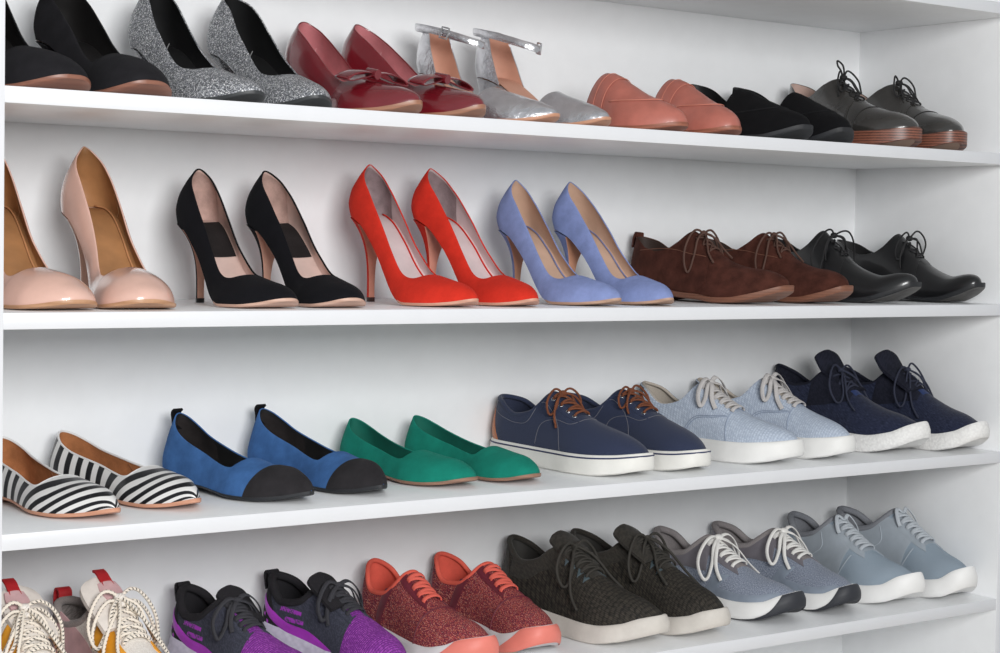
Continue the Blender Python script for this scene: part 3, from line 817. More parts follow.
def eyestay(la, mat, par, s0, s1, d0, d1, w0=.42, w1=.36, off=.0014, name='eyestay', foot=.05):
    """Facing along both sides of the lacing, rounded at the toe end."""
    low = [(s0, HP-d0), (s0+(s1-s0)*.5, HP-(d0+d1)/2), (s1, HP-d1)]
    up = [(s0-.01, HP-d0-w0), (s0+(s1-s0)*.5, HP-(d0+d1)/2-(w0+w1)/2), (s1+foot, HP-d1-w1*.75)]
    for mir in (False, True): patch(la, low, up, mat, par, name, off=off, n=20, m=6, mirror=mir)

def side_panel(la, low, up, mat, par, name, off=.0009, n=26, m=10, sides=(False, True), wall=.0012):
    for mir in sides: patch(la, low, up, mat, par, name, off=off, n=n, m=m, mirror=mir, wall=wall)

def seams(la, mat, par, curves, r=.0005, off=.0010, name='stitching', n=50, mirror=True):
    for c in curves:
        for mir in ((0, 1) if mirror else (0,)):
            B = MB(); stitch(la, [(a, PI-p) if mir else (a, p) for a, p in c], B, r, off, n); B.build(name, mat, par, sharp=0)

def heel_panel(la, top, mat, par, name, s_bot, s_top, f0=0.02, f1=.85, off=.0009):
    """Counter wrapped round the back of the heel; f are shares of the topline angle."""
    for mir in (False, True):
        lo = [(.0006, f0*float(top.phi(0))+.01), (s_bot*.5, f0*float(top.phi(s_bot*.5))+.01), (s_bot, f0*float(top.phi(s_bot))+.01)]
        up = [(.0006, f1*float(top.phi(0))), (s_top*.5, f1*float(top.phi(s_top*.5))), (s_top, f1*float(top.phi(s_top)))]
        patch(la, lo, up, mat, par, name, off=off, n=22, m=8, mirror=mir)

def padded(top, mat, par, r=.0042, off=-.0022, name='collar'):
    B = MB(); B.tube(top.loop(off=off), r, None, 9, None, closed=True); return B.build(name, mat, par, sharp=0)

def mule(root, side):
    sk = leather((180, 106, 92), .42, .1, .2, 'dusty_pink_leather'); sl = stack((150, 92, 70), (130, 76, 58), 60, 'Z', .5, 'leather_sole')
    L = .262
    la = shoe_form(side, L, [(0, .012), (.3, .010), (.6, .007), (.8, .006), (.9, .008), (1, .012)],
                   [(0, .085), (.2, .082), (.36, .075), (.46, .0705), (.56, .061), (.68, .048), (.78, .040), (.88, .033), (1, .026)], W=.98, toe=.74, tp=2.1, toez=.80, tzp=2.2)
    ph = np.linspace(0, PI, 37); B = MB(); Bl = MB()
    def sed(p): return .33+.055*np.sin(p)**2
    t = np.sin(HP*np.linspace(0, 1, 28)); q = sed(ph)[None]+(1-sed(ph)[None])*t[:, None]
    G = la.P(q, ph[None]+0*q); B.grid(G, 0, np.stack([q*L, (ph-HP)[None]*la.girth(q)], -1))
    i0 = la.P(q[0], ph, -.0022); B.grid(np.stack([G[0], (G[0]+i0)/2-[0, .0008, -.0004], i0], 0), 0)
    Bl.grid(la.P(q[:25], ph[None]+0*q[:25], -.0022))
    B.build('vamp', sk, root, sharp=60); Bl.build('lining', leather((170, 110, 92), .6, 0, .05), root, sharp=0)
    # saddle strap with its raised edges
    pp = np.linspace(.35, PI-.35, 13)
    patch(la, [(sed(p)+.05+.03*(1-math.sin(p)), p) for p in pp], [(sed(p)+.125+.04*(1-math.sin(p)), p) for p in pp], sk, root, 'saddle_strap', off=.0012, n=30, m=6)
    light = plain((202, 128, 110), .6, name='pink_thread')
    ap = [(.56, .55), (.66, .75), (.76, 1.0), (.815, 1.3), (.83, HP), (.815, PI-1.3), (.76, PI-1.0), (.66, PI-.75), (.56, PI-.55)]
    seams(la, light, root, [ap, [(a-.006, p) for a, p in ap]]+[[(sed(p)+o+.035*(1-math.sin(p)), p) for p in pp] for o in (.047, .13)], r=.0006, off=.0012, mirror=False)
    insole(la, leather((186, 130, 106), .55, 0, .05, 'tan_insole'), root)
    flat_sole(la, .004, (sl, sl), root, e=.0006); heel_block(la, .002, (sl, sl), root, sA=.26, tipw=.027, tipd=.058, ytip=.002, p=.5, pf=.5)
    return la

def loafer(root, side):
    sk = suede((17, 17, 19), .1, .1); ln = leather((24, 24, 26), .6, 0, .05)
    L = .262; so = plain((38, 39, 42), .6, 0, 0, .3, 200, .15, 'scuffed_sole')
    la = shoe_form(side, L, [(0, .010), (.3, .009), (.6, .006), (.8, .006), (.9, .011), (1, .020)],
                   [(0, .105), (.2, .090), (.38, .072), (.48, .0665), (.62, .055), (.75, .045), (.88, .034), (1, .026)], W=.98, toe=.75, tp=2.0, toez=.8, tzp=2.1)
    th = .43; top = Top(la, th, [(0, .080), (.06, .075), (.18, .054), (.28, .036), (.36, .034), (.41, .046)])
    upper(la, top, 'upper', sk, root, ln); insole(la, ln, root)
    ap = [(.47, .5), (.6, .62), (.72, .85), (.79, 1.2), (.805, HP), (.79, PI-1.2), (.72, PI-.85), (.6, PI-.62), (.47, PI-.5)]
    seams(la, suede((30, 30, 32)), root, [ap], r=.0009, off=.0004, mirror=False, name='apron_seam')
    flat_sole(la, .0045, (so, so), root, e=.0016); heel_block(la, .002, (so, so), root, sA=.26, tipw=.026, tipd=.056, ytip=.003, p=.5, pf=.5)
    return la

def welt(la, t, mats, par, e=.004, name='sole'):
    return flat_sole(la, t, mats, par, e=e, name=name, top_up=.001)

def derby(root, side, L, sk, sk2, ln, lacem, W=1.0, spring=.02, heelh=.022, tip=.0, sole=None, under=None, hw=None, toe=.78, H=None, sole_t=.006, sole_e=.004, th=.34, topz=None, sv=None, dphi=.26,
          tp=2.0, lace_r=.0013, qs=.60, heelm=None, toez=.8, zmin=0.0, flatheel=False, zb=None, tzp=2.1, tongue_ext=.002, m=((0, 2.1), (1, 2.1)), n=((0, 2.), (1, 2.))):
    lo = sole_t+.0006
    zb = zb or [(0, heelh+.003), (.2, heelh+.001), (.36, heelh*.72), (.5, lo+.003), (.62, lo), (.74, lo+.001), (.87, lo+spring*.4), (1, lo+spring)]
    H = H or [(0, .10), (.15, .094), (.3, .082), (.42, .067), (.55, .053), (.68, .044), (.8, .037), (.9, .031), (1, .024)]
    la = shoe_form(side, L, zb, H, W=W, hw=hw, toe=toe, tp=tp, toez=toez, zmin=zmin, tzp=tzp, m=m, n=n)
    top = Top(la, th, topz or [(0, .068), (.06, .063), (.18, .047), (.27, .051), (.31, .062)])
    upper(la, top, 'upper', sk, root, ln); insole(la, ln, root)
    # quarters lapping over the vamp, with the facings along the laces
    q0 = th-.02
    low = [(.10, .03), (.3, .03), (.45, .03), (qs-.06, .10), (qs, .35)]
    up = [(.10, float(top.phi(.10))*.97), (.22, float(top.phi(.22))*.97), (th-.03, float(top.phi(th-.03))*.96), (th+.04, HP-.16), (qs-.05, HP-.20)]
    side_panel(la, low, up, sk2, root, 'quarter', off=.0013, n=34, m=12)
    if tongue_ext < .004: patch(la, [(th+.004, HP-.24), (.45, HP-.24), (qs-.01, HP-.22)], [(th+.004, HP+.24), (.45, HP+.24), (qs-.01, HP+.22)], sk2, root, 'tongue', off=.0006, n=14, m=8)
    else: tongue(la, qs-.02, th, tongue_ext, [.014, .016, .017, .015], .0025, sk2, root, off=.0004, bow=.005)
    sv = sv or [th+.035, th+.085, th+.135, th+.185]
    lace_up(la, sv, dphi, lace_r, lacem, root, lift=.0030, low=.0014, eyelets=None)
    if sole is not None:
        flat_sole(la, lambda q: sole_t+0*q, (sole, under or sole), root, e=sole_e, top_up=.001)
        heel_block(la, sole_t*.8, (heelm or sole, heelm or sole), root, sA=.27, tipw=.028, tipd=.064, ytip=.002, p=.5, pf=.5, inset=-.002)
    return la, top

def pewter_oxford(root, side):
    sk = leather((54, 52, 50), .22, .6, .1, 'pewter_leather', .12); ln = suede((186, 160, 150), .08)
    lc = rubber((22, 21, 22), .7, 'black_lace'); stk = stack((142, 90, 72), (52, 30, 26), 75, 'Z', .4, 'stacked_leather')
    un = rubber((176, 150, 134), .6, 'tan_outsole')
    lo = .021
    la, top = derby(root, side, .265, sk, sk, ln, lc, W=.98, toe=.76, th=.36, sole_t=.006, zb=[(0, .027), (.3, .025), (.6, .0235), (.8, .0235), (.9, .025), (1, .029)],
                    H=[(0, .11), (.15, .105), (.3, .092), (.42, .068), (.55, .049), (.68, .038), (.8, .031), (.9, .026), (1, .020)], topz=[(0, .078), (.06, .072), (.18, .052), (.27, .058), (.32, .073)], tp=2.1, toez=.82)
    cup_sole(la, [(0, .001), (.2, 0), (.7, 0), (.84, .003), (1, .012)], [(0, .0275), (.3, .0255), (.6, .0240), (.8, .024), (.9, .0255), (1, .0295)], (stk, un), root, e=.0035, name='stacked_sole', bulge=0,
             rows=[(0, .0, -.004), (0, .9, -.004), (0, .985, -.001), (.06, 1, 0), (.3, 1, 0), (.6, 1, 0), (.95, 1, 0), (1, 1, -.0016), (1, .9, -.006)], tread=lambda i, j, n, S: 1 if (n-3 < j < n+1) else 0)
    cap = [(.74+.01*math.cos(2*p), p) for p in np.linspace(0, PI, 15)]
    seams(la, rubber((40, 38, 38)), root, [[(.70-.03*abs(math.cos(p)), p) for p in np.linspace(.02, PI-.02, 15)]], r=.0006, off=.0004, mirror=False)
    lace_bow(la, .375, .0014, lc, root, loop=.08, wide=.5, lift=.010, end=.10, endw=.5, up=.006, seed=3 if side > 0 else 9)
    if side > 0: upright_loop(la, .375, .0014, lc, root)
    return la
def upright_loop(la, k, r, mat, par, h=.03, w=.008, name='lace_loop'):
    """Loop of lace standing up from the knot."""
    c = la.raw(np.array([k]), np.array([HP]))[0]; B = MB()
    pts = [c+np.array(v) for v in ((0, 0, .004), (-.002, -.003, .014), (w*.6, -.004, h*.75), (w*.2, -.008, h), (-w*.9, -.006, h*.8), (-w*.6, 0, h*.4), (.001, .002, .005))]
    P = spline(pts, 40); B.tube(P, r, None, 7); return B.build(name, mat, par, sharp=0)
def brown_derby(root, side):
    sk = suede((74, 42, 34), .26, .08, 'brown_nubuck'); lc = rubber((84, 58, 48), .8, 'brown_lace'); sl = stack((128, 84, 64), (112, 72, 54), 70, 'Z', .5, 'brown_sole')
    la, top = derby(root, side, .292, sk, sk, leather((58, 44, 38), .6, 0, .05), lc, W=1.0, spring=.018, heelh=.016, sole=sl, under=stack((140, 96, 74), (118, 79, 61), 60, 'Z', .5, 'brown_outsole'), toe=.72, th=.34,
                    H=[(0, .10), (.15, .094), (.3, .086), (.40, .072), (.52, .055), (.66, .044), (.8, .036), (.9, .030), (1, .023)], sv=[.385, .44, .495], dphi=.3, qs=.56, sole_e=.0032, sole_t=.0065, tp=2.0,
                    topz=[(0, .066), (.06, .061), (.16, .047), (.24, .052), (.30, .066)], tongue_ext=.002)
    B = MB(); f = lambda k: .02
    seams(la, rubber((120, 78, 60), .8), root, [[(.10, .5), (.25, .62), (.40, .78), (.50, 1.0)]], r=.0005, off=.0018)
    lace_bow(la, .395, .0015, lc, root, loop=.05, wide=1.25, lift=.010, end=.15, endw=.5, up=.007, seed=4 if side > 0 else 11)
    strip_solid([(-.001, .070), (.0, .082), (.002, .091)], [.012, .011, .009], .003, sk, root, 'heel_tab', bow=.004)
    return la
def black_derby(root, side):
    sk = leather((20, 20, 22), .30, .35, .08, 'black_leather', .1); lc = rubber((22, 21, 23), .7, 'black_lace'); so = plain((30, 31, 34), .45, 0, 0, .2, 200, .1, 'black_sole')
    un = plain((96, 94, 92), .6, 0, 0, .3, 160, .3, 'worn_outsole')
    la, top = derby(root, side, .295, sk, sk, leather((28, 27, 28), .6, 0, .05), lc, W=.97, spring=.025, heelh=.018, sole=so, under=un, th=.34, sole_e=.003, sole_t=.006, toe=.80, tp=2.4, toez=.86,
                    hw=[(0, .030), (.1, .032), (.3, .0325), (.48, .0365), (.64, .041), (.78, .036), (.9, .028), (1, .022)],
                    H=[(0, .11), (.15, .10), (.3, .096), (.42, .072), (.55, .051), (.68, .038), (.8, .030), (.9, .026), (1, .021)], sv=[.385, .44, .495], dphi=.26, qs=.57,
                    topz=[(0, .072), (.06, .067), (.18, .050), (.26, .057), (.31, .074)])
    lace_bow(la, .39, .0014, lc, root, loop=.03, wide=(1.15 if side > 0 else .85), lift=(.020 if side > 0 else .016), end=.06, endw=.8, up=.009, seed=5 if side > 0 else 12)
    return la

def canvas_shoe(root, side):
    cv = melange(((.32, (34, 40, 60)), (.5, (46, 53, 76)), (.7, (72, 80, 106))), 700, 700, 'navy_canvas', .92, .25, 5); ln = weave((44, 50, 70), (70, 76, 98), 3000, 3000, .95, .3, 'navy_lining')
    lc = stack((132, 72, 40), (70, 38, 26), 180, 'X', .8, 'brown_lace'); tan = leather((176, 104, 62), .5, .05, .1, 'tan_leather'); wh = rubber((226, 224, 218), .55, 'white_rubber', .1, .03)
    L = .285
    la = shoe_form(side, L, [(0, .024), (.5, .022), (.8, .022), (1, .025)],
                   [(0, .115), (.15, .106), (.3, .090), (.42, .074), (.55, .058), (.68, .047), (.8, .039), (.9, .032), (1, .025)], W=1.0, toe=.76, tp=2.3, toez=.80, tzp=2.2)
    th = .34; top = Top(la, th, [(0, .068), (.06, .064), (.18, .048), (.26, .054), (.31, .068)])
    upper(la, top, 'upper', cv, root, ln); insole(la, ln, root); padded(top, cv, root, .0036)
    cup_sole(la, [(0, .003), (.1, 0), (.75, 0), (.9, .004), (1, .011)], [(0, .031), (.4, .029), (.7, .029), (.88, .031), (1, .035)], wh, root, e=.0042, e_top=.0026, bulge=.0008)
    S = cosl(60, .0, 1); W = la.w(S)+.0034*np.clip(np.minimum(S, 1-S)*40, 0, 1)
    zt = pchip([(0, .031), (.4, .029), (.7, .029), (.88, .031), (1, .035)])(S)-.0042
    ring = np.vstack([np.stack([la.c(S)+W, (la.Y(S)/L-.5)*(L+.0062)+L/2, zt], 1), np.stack([la.c(S)-W, (la.Y(S)/L-.5)*(L+.0062)+L/2, zt], 1)[::-1][1:-1]])
    B = MB(); B.tube(ring, .0007, .0012, 6, np.tile([0, 0, 1.], (len(ring), 1)), closed=True); B.build('foxing_stripe', rubber((36, 44, 84), .5, 'navy_rubber'), root, sharp=0)
    heel_panel(la, top, tan, root, 'heel_patch', .10, .035, .02, .74)
    thr = plain((118, 118, 126), .8, name='grey_thread')
    col = [(q, float(top.phi(q))*.74) for q in (.05, .12, .2, .27)]+[(.33, float(HP-.62)), (.44, HP-.72)]
    seams(la, thr, root, [col, [(.44, HP-.72), (.50, HP-1.0), (.545, HP-1.5)], [(.33, .12), (.36, .5), (.46, .78), (.56, .9), (.60, 1.15), (.615, HP)]], r=.0004, off=.0004)
    eyestay(la, cv, root, .36, .56, .26, .24, .30, .30, .0012)
    patch(la, [(.35, HP-.27), (.45, HP-.26), (.56, HP-.24)], [(.35, HP+.27), (.45, HP+.26), (.56, HP+.24)], ln, root, 'tongue', off=.0006, n=14, m=8)
    sv = [.375, .435, .495, .55]
    lace_up(la, sv, .34, .0017, lc, root, style='bars', lift=.0045, eyelets=plain((190, 190, 192), .25, 1.0, name='chrome'))
    lace_bow(la, .385, .0017, lc, root, loop=.045, wide=.72, lift=.010, end=.11, endw=.8, up=.007, seed=6 if side > 0 else 13)
    return la

def snake_shoe(root, side):
    sk = cells(((0, (184, 194, 208)), (.4, (194, 204, 217)), (.8, (176, 187, 203))), 230, 230, .4, .5, 'pale_blue_scales', .15, (156, 167, 186)); ln = weave((176, 166, 154), (204, 196, 186), 2500, 2500, .95, .2, 'beige_lining')
    lc = weave((186, 182, 180), (214, 210, 208), 2600, 900, .9, .3, 'grey_lace'); wh = rubber((228, 227, 224), .5, 'white_rubber', .08, .02); bk = leather((34, 35, 40), .5, 0, .1, 'black_heel_tab')
    L = .285
    la = shoe_form(side, L, [(0, .026), (.5, .023), (.8, .023), (1, .027)],
                   [(0, .115), (.15, .110), (.3, .096), (.42, .076), (.55, .057), (.68, .044), (.8, .036), (.9, .030), (1, .024)], W=1.0, toe=.74, tp=2.3, toez=.80, tzp=2.2)
    th = .35; top = Top(la, th, [(0, .076), (.06, .071), (.18, .050), (.27, .058), (.32, .076)])
    upper(la, top, 'upper', sk, root, ln); insole(la, ln, root); padded(top, ln, root, .0024, -.0045)
    cup_sole(la, [(0, .004), (.1, 0), (.72, 0), (.88, .005), (1, .014)], [(0, .035), (.4, .031), (.7, .031), (.88, .034), (1, .038)], wh, root, e=.0048, e_top=.003, bulge=.001)
    heel_panel(la, top, bk, root, 'heel_tab', .05, .06, .55, .99)
    gr = plain((150, 162, 182), .7, name='grey_blue_thread')
    seams(la, gr, root, [[(.30, .06), (.38, .45), (.50, .70), (.585, .95)], [(.31, .05), (.39, .43), (.51, .68), (.595, .93)], [(.64, .02), (.615, .5), (.60, 1.0), (.60, HP)]], r=.0006, off=.0006)
    eyestay(la, sk, root, .36, .56, .27, .26, .34, .34, .0014)
    patch(la, [(.35, HP-.27), (.45, HP-.27), (.57, HP-.25)], [(.35, HP+.27), (.45, HP+.27), (.57, HP+.25)], ln, root, 'tongue', off=.0006, n=14, m=8)
    sv = [.375, .42, .465, .51, .555, .598]
    lace_up(la, sv, .36, .0034, lc, root, ry=.0009, style='bars', lift=.0050)
    lace_bow(la, .385, .0036, lc, root, ry=.0009, loop=.045, wide=.85, lift=.010, end=.15, endw=.62, up=.008, seed=7 if side > 0 else 14)
    return la

def knit_runner(root, side):
    kn = melange(((.32, (18, 22, 38)), (.5, (30, 35, 56)), (.7, (66, 74, 98))), 120, 800, 'navy_knit'); dk = cells(((0, (24, 26, 38)), (.5, (31, 33, 46))), 420, 420, .6, .9, 'navy_mesh', 0.0)
    lc = rubber((40, 44, 62), .8, 'navy_lace'); so = ribbed((236, 235, 232), (222, 220, 218), 260, 260, 'white_foam')
    L = .285
    la = shoe_form(side, L, [(0, .030), (.4, .024), (.75, .020), (.9, .024), (1, .034)],
                   [(0, .135), (.15, .125), (.3, .105), (.42, .082), (.55, .062), (.68, .049), (.8, .041), (.9, .033), (1, .024)], W=1.02, toe=.74, tp=2.2, toez=.80, tzp=2.1,
                   back=[(0, -.002), (.02, -.004), (.045, .002), (.07, .004), (.1, .0)])
    th = .33; top = Top(la, th, [(0, .090), (.05, .082), (.15, .066), (.24, .072), (.29, .088)])
    upper(la, top, 'upper', kn, root, dk); insole(la, dk, root); padded(top, dk, root, .0028)
    cup_sole(la, [(0, .008), (.1, .001), (.2, 0), (.68, 0), (.85, .007), (1, .026)], [(0, .044), (.15, .040), (.4, .031), (.7, .027), (.86, .034), (.95, .046), (1, .052)], so, root, e=.0055, e_top=.002, bulge=.002)
    heel_panel(la, top, dk, root, 'heel_counter', .20, .10, .02, .95)
    side_panel(la, [(.25, .3), (.36, .45), (.46, .7), (.53, .95)], [(.26, float(top.phi(.26))*.97), (.34, HP-.3), (.42, HP-.28), (.52, HP-.26)], dk, root, 'eyestay', off=.0014)
    patch(la, [(.34, HP-.3), (.44, HP-.28), (.54, HP-.25)], [(.34, HP+.3), (.44, HP+.28), (.54, HP+.25)], melange([(.3, (30, 44, 84)), (.7, (48, 66, 112))], 300, 300, 'blue_knit'), root, 'tongue_front', off=.0006, n=14, m=8)
    tongue(la, .5, th, .030, [.022, .026, .030, .029], .005, dk, root, off=.0005, rise=.010, rend=.16)
    lace_up(la, [.37, .425, .48], .42, .0016, lc, root, style='cross', lift=.0045)
    lace_bow(la, .375, .0016, lc, root, loop=.10, wide=.95, lift=.012, end=.19, endw=.95, up=.008, seed=8 if side > 0 else 15)
    return la

def trainer(root, side, L, up_m, ln, sole, W=1.0, heelz=.030, toe=.74, H=None, th=.34, topz=None, bot=None, tops=None, pad=.005, padm=None, lace=None, sv=None, dphi=.36, lr=.003, ry=.001, style='bars',
            eye_m=None, tong_m=None, tong_ext=.02, tong_w=.021, tong_t=.005, tread=None, e=.0055, e_top=.002, bulge=.002, zb=None, front_m=None, eye_w=.4, hw=None, toez=.8, tp=2.2, stay=(.36, .57), back=None, bow_tongue=.006, s_rows=None, tzp=2.1):
    zb = zb or [(0, heelz), (.4, heelz*.82), (.75, .021), (.9, .025), (1, .033)]
    H = H or [(0, .12), (.15, .11), (.3, .090), (.42, .072), (.55, .058), (.68, .048), (.8, .041), (.9, .034), (1, .025)]
    la = shoe_form(side, L, zb, H, W=W, toe=toe, tp=tp, toez=toez, tzp=tzp, hw=hw, back=back)
    top = Top(la, th, topz or [(0, .074), (.05, .069), (.16, .049), (.25, .056), (.30, .070)])
    upper(la, top, 'upper', up_m, root, ln); insole(la, ln, root); padded(top, padm or ln, root, pad, -pad*.55)
    cup_sole(la, bot or [(0, .010), (.08, .002), (.2, 0), (.68, 0), (.85, .006), (1, .022)], tops or [(0, .042), (.15, .038), (.4, .031), (.7, .027), (.86, .031), (1, .042)], sole, root, e=e, e_top=e_top, bulge=bulge, tread=tread, rows=s_rows)
    if eye_m: eyestay(la, eye_m, root, stay[0], stay[1], dphi*.72, dphi*.66, eye_w, eye_w*.9, .0014)
    d = dphi*.78
    patch(la, [(th+.005, HP-d), (.45, HP-d), (stay[1]+.01, HP-d*.9)], [(th+.005, HP+d), (.45, HP+d), (stay[1]+.01, HP+d*.9)], front_m or tong_m or ln, root, 'tongue_front' if tong_m else 'tongue', off=.0006, n=14, m=8)
    if tong_m: tongue(la, .5, th, tong_ext, [tong_w*.9, tong_w, tong_w*1.05, tong_w*.92], tong_t, tong_m, root, off=.0005, bow=bow_tongue)
    if lace: lace_up(la, sv or [.375, .42, .465, .51, .55], dphi, lr, lace, root, ry=ry, style=style, lift=.0050)
    return la, top

def rope_sneaker(root, side):
    """Chunky pale trainer with flecked rope laces, red pull tabs and orange panels."""
    kn = cells(((0, (226, 220, 212)), (.5, (236, 230, 224)), (.8, (214, 206, 198))), 500, 900, .5, .9, 'cream_mesh'); pk = suede((206, 168, 170), .08, .2); org = leather((238, 164, 44), .5, .05, .1, 'orange_leather')
    gr = melange([(.35, (120, 112, 110)), (.65, (176, 166, 162))], 300, 300, 'grey_lining'); red = rubber((176, 24, 32), .6, 'red_tab'); wh = rubber((228, 224, 220), .55, 'white_foam', .1, .03)
    lc = rope((236, 226, 212), (34, 36, 40))
    la, top = trainer(root, side, .28, kn, gr, wh, W=1.04, H=[(0, .14), (.15, .125), (.3, .106), (.42, .086), (.55, .066), (.68, .052), (.8, .043), (.9, .036), (1, .027)], heelz=.036,
                      topz=[(0, .072), (.05, .068), (.16, .056), (.25, .066), (.30, .084)], pad=.006, lace=lc, lr=.0023, ry=.0023, style='cross', dphi=.42, sv=[.37, .41, .45, .49, .53, .57],
                      tong_m=leather((230, 222, 214), .6, 0, .1, 'cream_leather'), tong_ext=.034, tong_w=.026, tong_t=.006, front_m=kn, tops=[(0, .050), (.15, .046), (.4, .038), (.7, .032), (.86, .036), (1, .046)], e=.008)
    side_panel(la, [(.36, .42), (.45, .50), (.56, .62), (.66, .8)], [(.37, HP-.46), (.46, HP-.48), (.55, HP-.50), (.62, HP-.44)], org, root, 'orange_panel', off=.0013)
    side_panel(la, [(.10, .05), (.22, .05), (.36, .05), (.48, .05)], [(.12, .55), (.22, .5), (.34, .42), (.44, .3)], pk, root, 'pink_panel', off=.0011)
    heel_panel(la, top, gr, root, 'heel_counter', .14, .08, .02, .9)
    # pull tabs: one stitched to the tongue, one at the heel
    p = la.raw(np.array([la._H(0)*0+.34]), np.array([HP]))[0]
    d = la.raw(np.array([.34]), np.array([HP]))[0]-la.raw(np.array([.37]), np.array([HP]))[0]; d = d/np.linalg.norm(d)
    t0 = p+d*.022+np.array([0, .004, .003])
    strip_solid([t0+d*k+np.array([0, o, 0]) for k, o in ((-.004, .001), (.008, .0015), (.017, .002), (.023, -.002), (.019, -.006))], [.0075, .0075, .0075, .0072, .007], .0025, red, root, 'tongue_tab')
    strip_solid([t0+d*k+np.array([0, .0012, .0006]) for k in (-.026, -.012, .002)], [.012, .0145, .012], .003, pk, root, 'tongue_patch', bow=.003)
    h0 = np.array([0, .004, float(la.zb(0))+.066])
    strip_solid([h0+np.array(v) for v in ((0, -.006, -.012), (0, -.010, .006), (0, -.006, .020), (0, .004, .018), (0, .005, .004))], [.009]*5, .0025, red, root, 'heel_tab')
    lace_bow(la, .40, .0023, lc, root, loop=.08, wide=1.1, lift=.010, end=.22, endw=1.05, up=.007, seed=31 if side > 0 else 32, hang=.006, knot=.004, knotm=kn)
    lace_bow(la, .375, .0023, lc, root, loop=.13, wide=.85, lift=.014, end=.30, endw=.75, up=.011, seed=21 if side > 0 else 22, hang=.007, knot=.0055, knotm=kn)
    return la

def purple_runner(root, side):
    ch = cells(((0, (62, 64, 76)), (.5, (70, 72, 86)), (.8, (56, 58, 68))), 380, 380, .4, .85, 'charcoal_mesh', .3); bk = weave((34, 33, 36), (54, 52, 56), 2200, 2200, .95, .3, 'black_lining')
    pu = leather((172, 52, 188), .45, .1, .05, 'purple_overlay'); mesh = cells(((0, (150, 62, 168)), (.4, (170, 78, 186)), (.75, (140, 54, 158))), 260, 260, .9, .9, 'purple_mesh', .1, (60, 36, 78))
    lc = weave((54, 54, 58), (78, 78, 84), 2200, 900, .9, .3, 'charcoal_lace'); so = ribbed((222, 216, 232), (196, 190, 208), 120, 160, 'lavender_foam')
    la, top = trainer(root, side, .27, ch, bk, so, W=.99, H=[(0, .125), (.15, .115), (.3, .094), (.42, .074), (.55, .058), (.68, .048), (.8, .041), (.9, .034), (1, .026)], heelz=.032,
                      topz=[(0, .076), (.05, .070), (.15, .050), (.24, .056), (.29, .070)], pad=.006, lace=lc, lr=.0034, ry=.001, dphi=.38, tong_m=bk, tong_ext=.018, front_m=mesh, eye_m=ch, eye_w=.34,
                      tops=[(0, .050), (.12, .046), (.4, .034), (.7, .028), (.86, .032), (1, .042)])
    ph = np.linspace(.02, PI-.02, 15)
    patch(la, [(.60+.06*abs(math.cos(p))-.02, p) for p in ph], [(.985, p) for p in ph], mesh, root, 'toe_mesh', off=.0008, n=30, m=14)
    heel_panel(la, top, bk, root, 'heel_counter', .17, .07, .02, .93)
    # curved stripe sweeping from the heel down to the toe
    low = [(.02, .36), (.10, .20), (.20, .08), (.32, .03), (.46, .02)]; up = [(.012, .44), (.10, .31), (.20, .21), (.34, .22), (.54, .12)]
    side_panel(la, low, up, pu, root, 'side_stripe', off=.0019, n=36, m=6)
    dash = cells(((0, (168, 64, 186)), (.6, (96, 66, 112))), 420, 420, .1, .7, 'purple_print', .5)
    for a, b, c0 in ((.15, .27, .36), (.18, .29, .25)):
        side_panel(la, [(a, c0-.03), ((a+b)/2, c0-.01), (b, c0+.02)], [(a+.005, c0+.03), ((a+b)/2, c0+.05), (b, c0+.08)], dash, root, 'side_print', off=.0006, m=4, wall=.0004)
    for a, c0 in ((.055, .22), (.08, .15), (.105, .08)):
        side_panel(la, [(a, c0-.02), (a+.012, c0-.03)], [(a, c0+.02), (a+.012, c0+.01)], pu, root, 'heel_mark', off=.0016, n=6, m=3, wall=.0004)
    h0 = np.array([0, .002, float(la.zb(0))+.074])
    strip_solid([h0+np.array(v) for v in ((0, -.003, -.018), (0, -.006, -.004), (0, -.006, .005), (0, .0, .008), (0, .004, .002), (0, .005, -.008))], [.009]*6, .003, bk, root, 'heel_loop')
    lace_bow(la, .385, .0034, lc, root, ry=.001, loop=.06, wide=.9, lift=.009, end=.12, endw=.8, up=.008, seed=23 if side > 0 else 24)
    return la

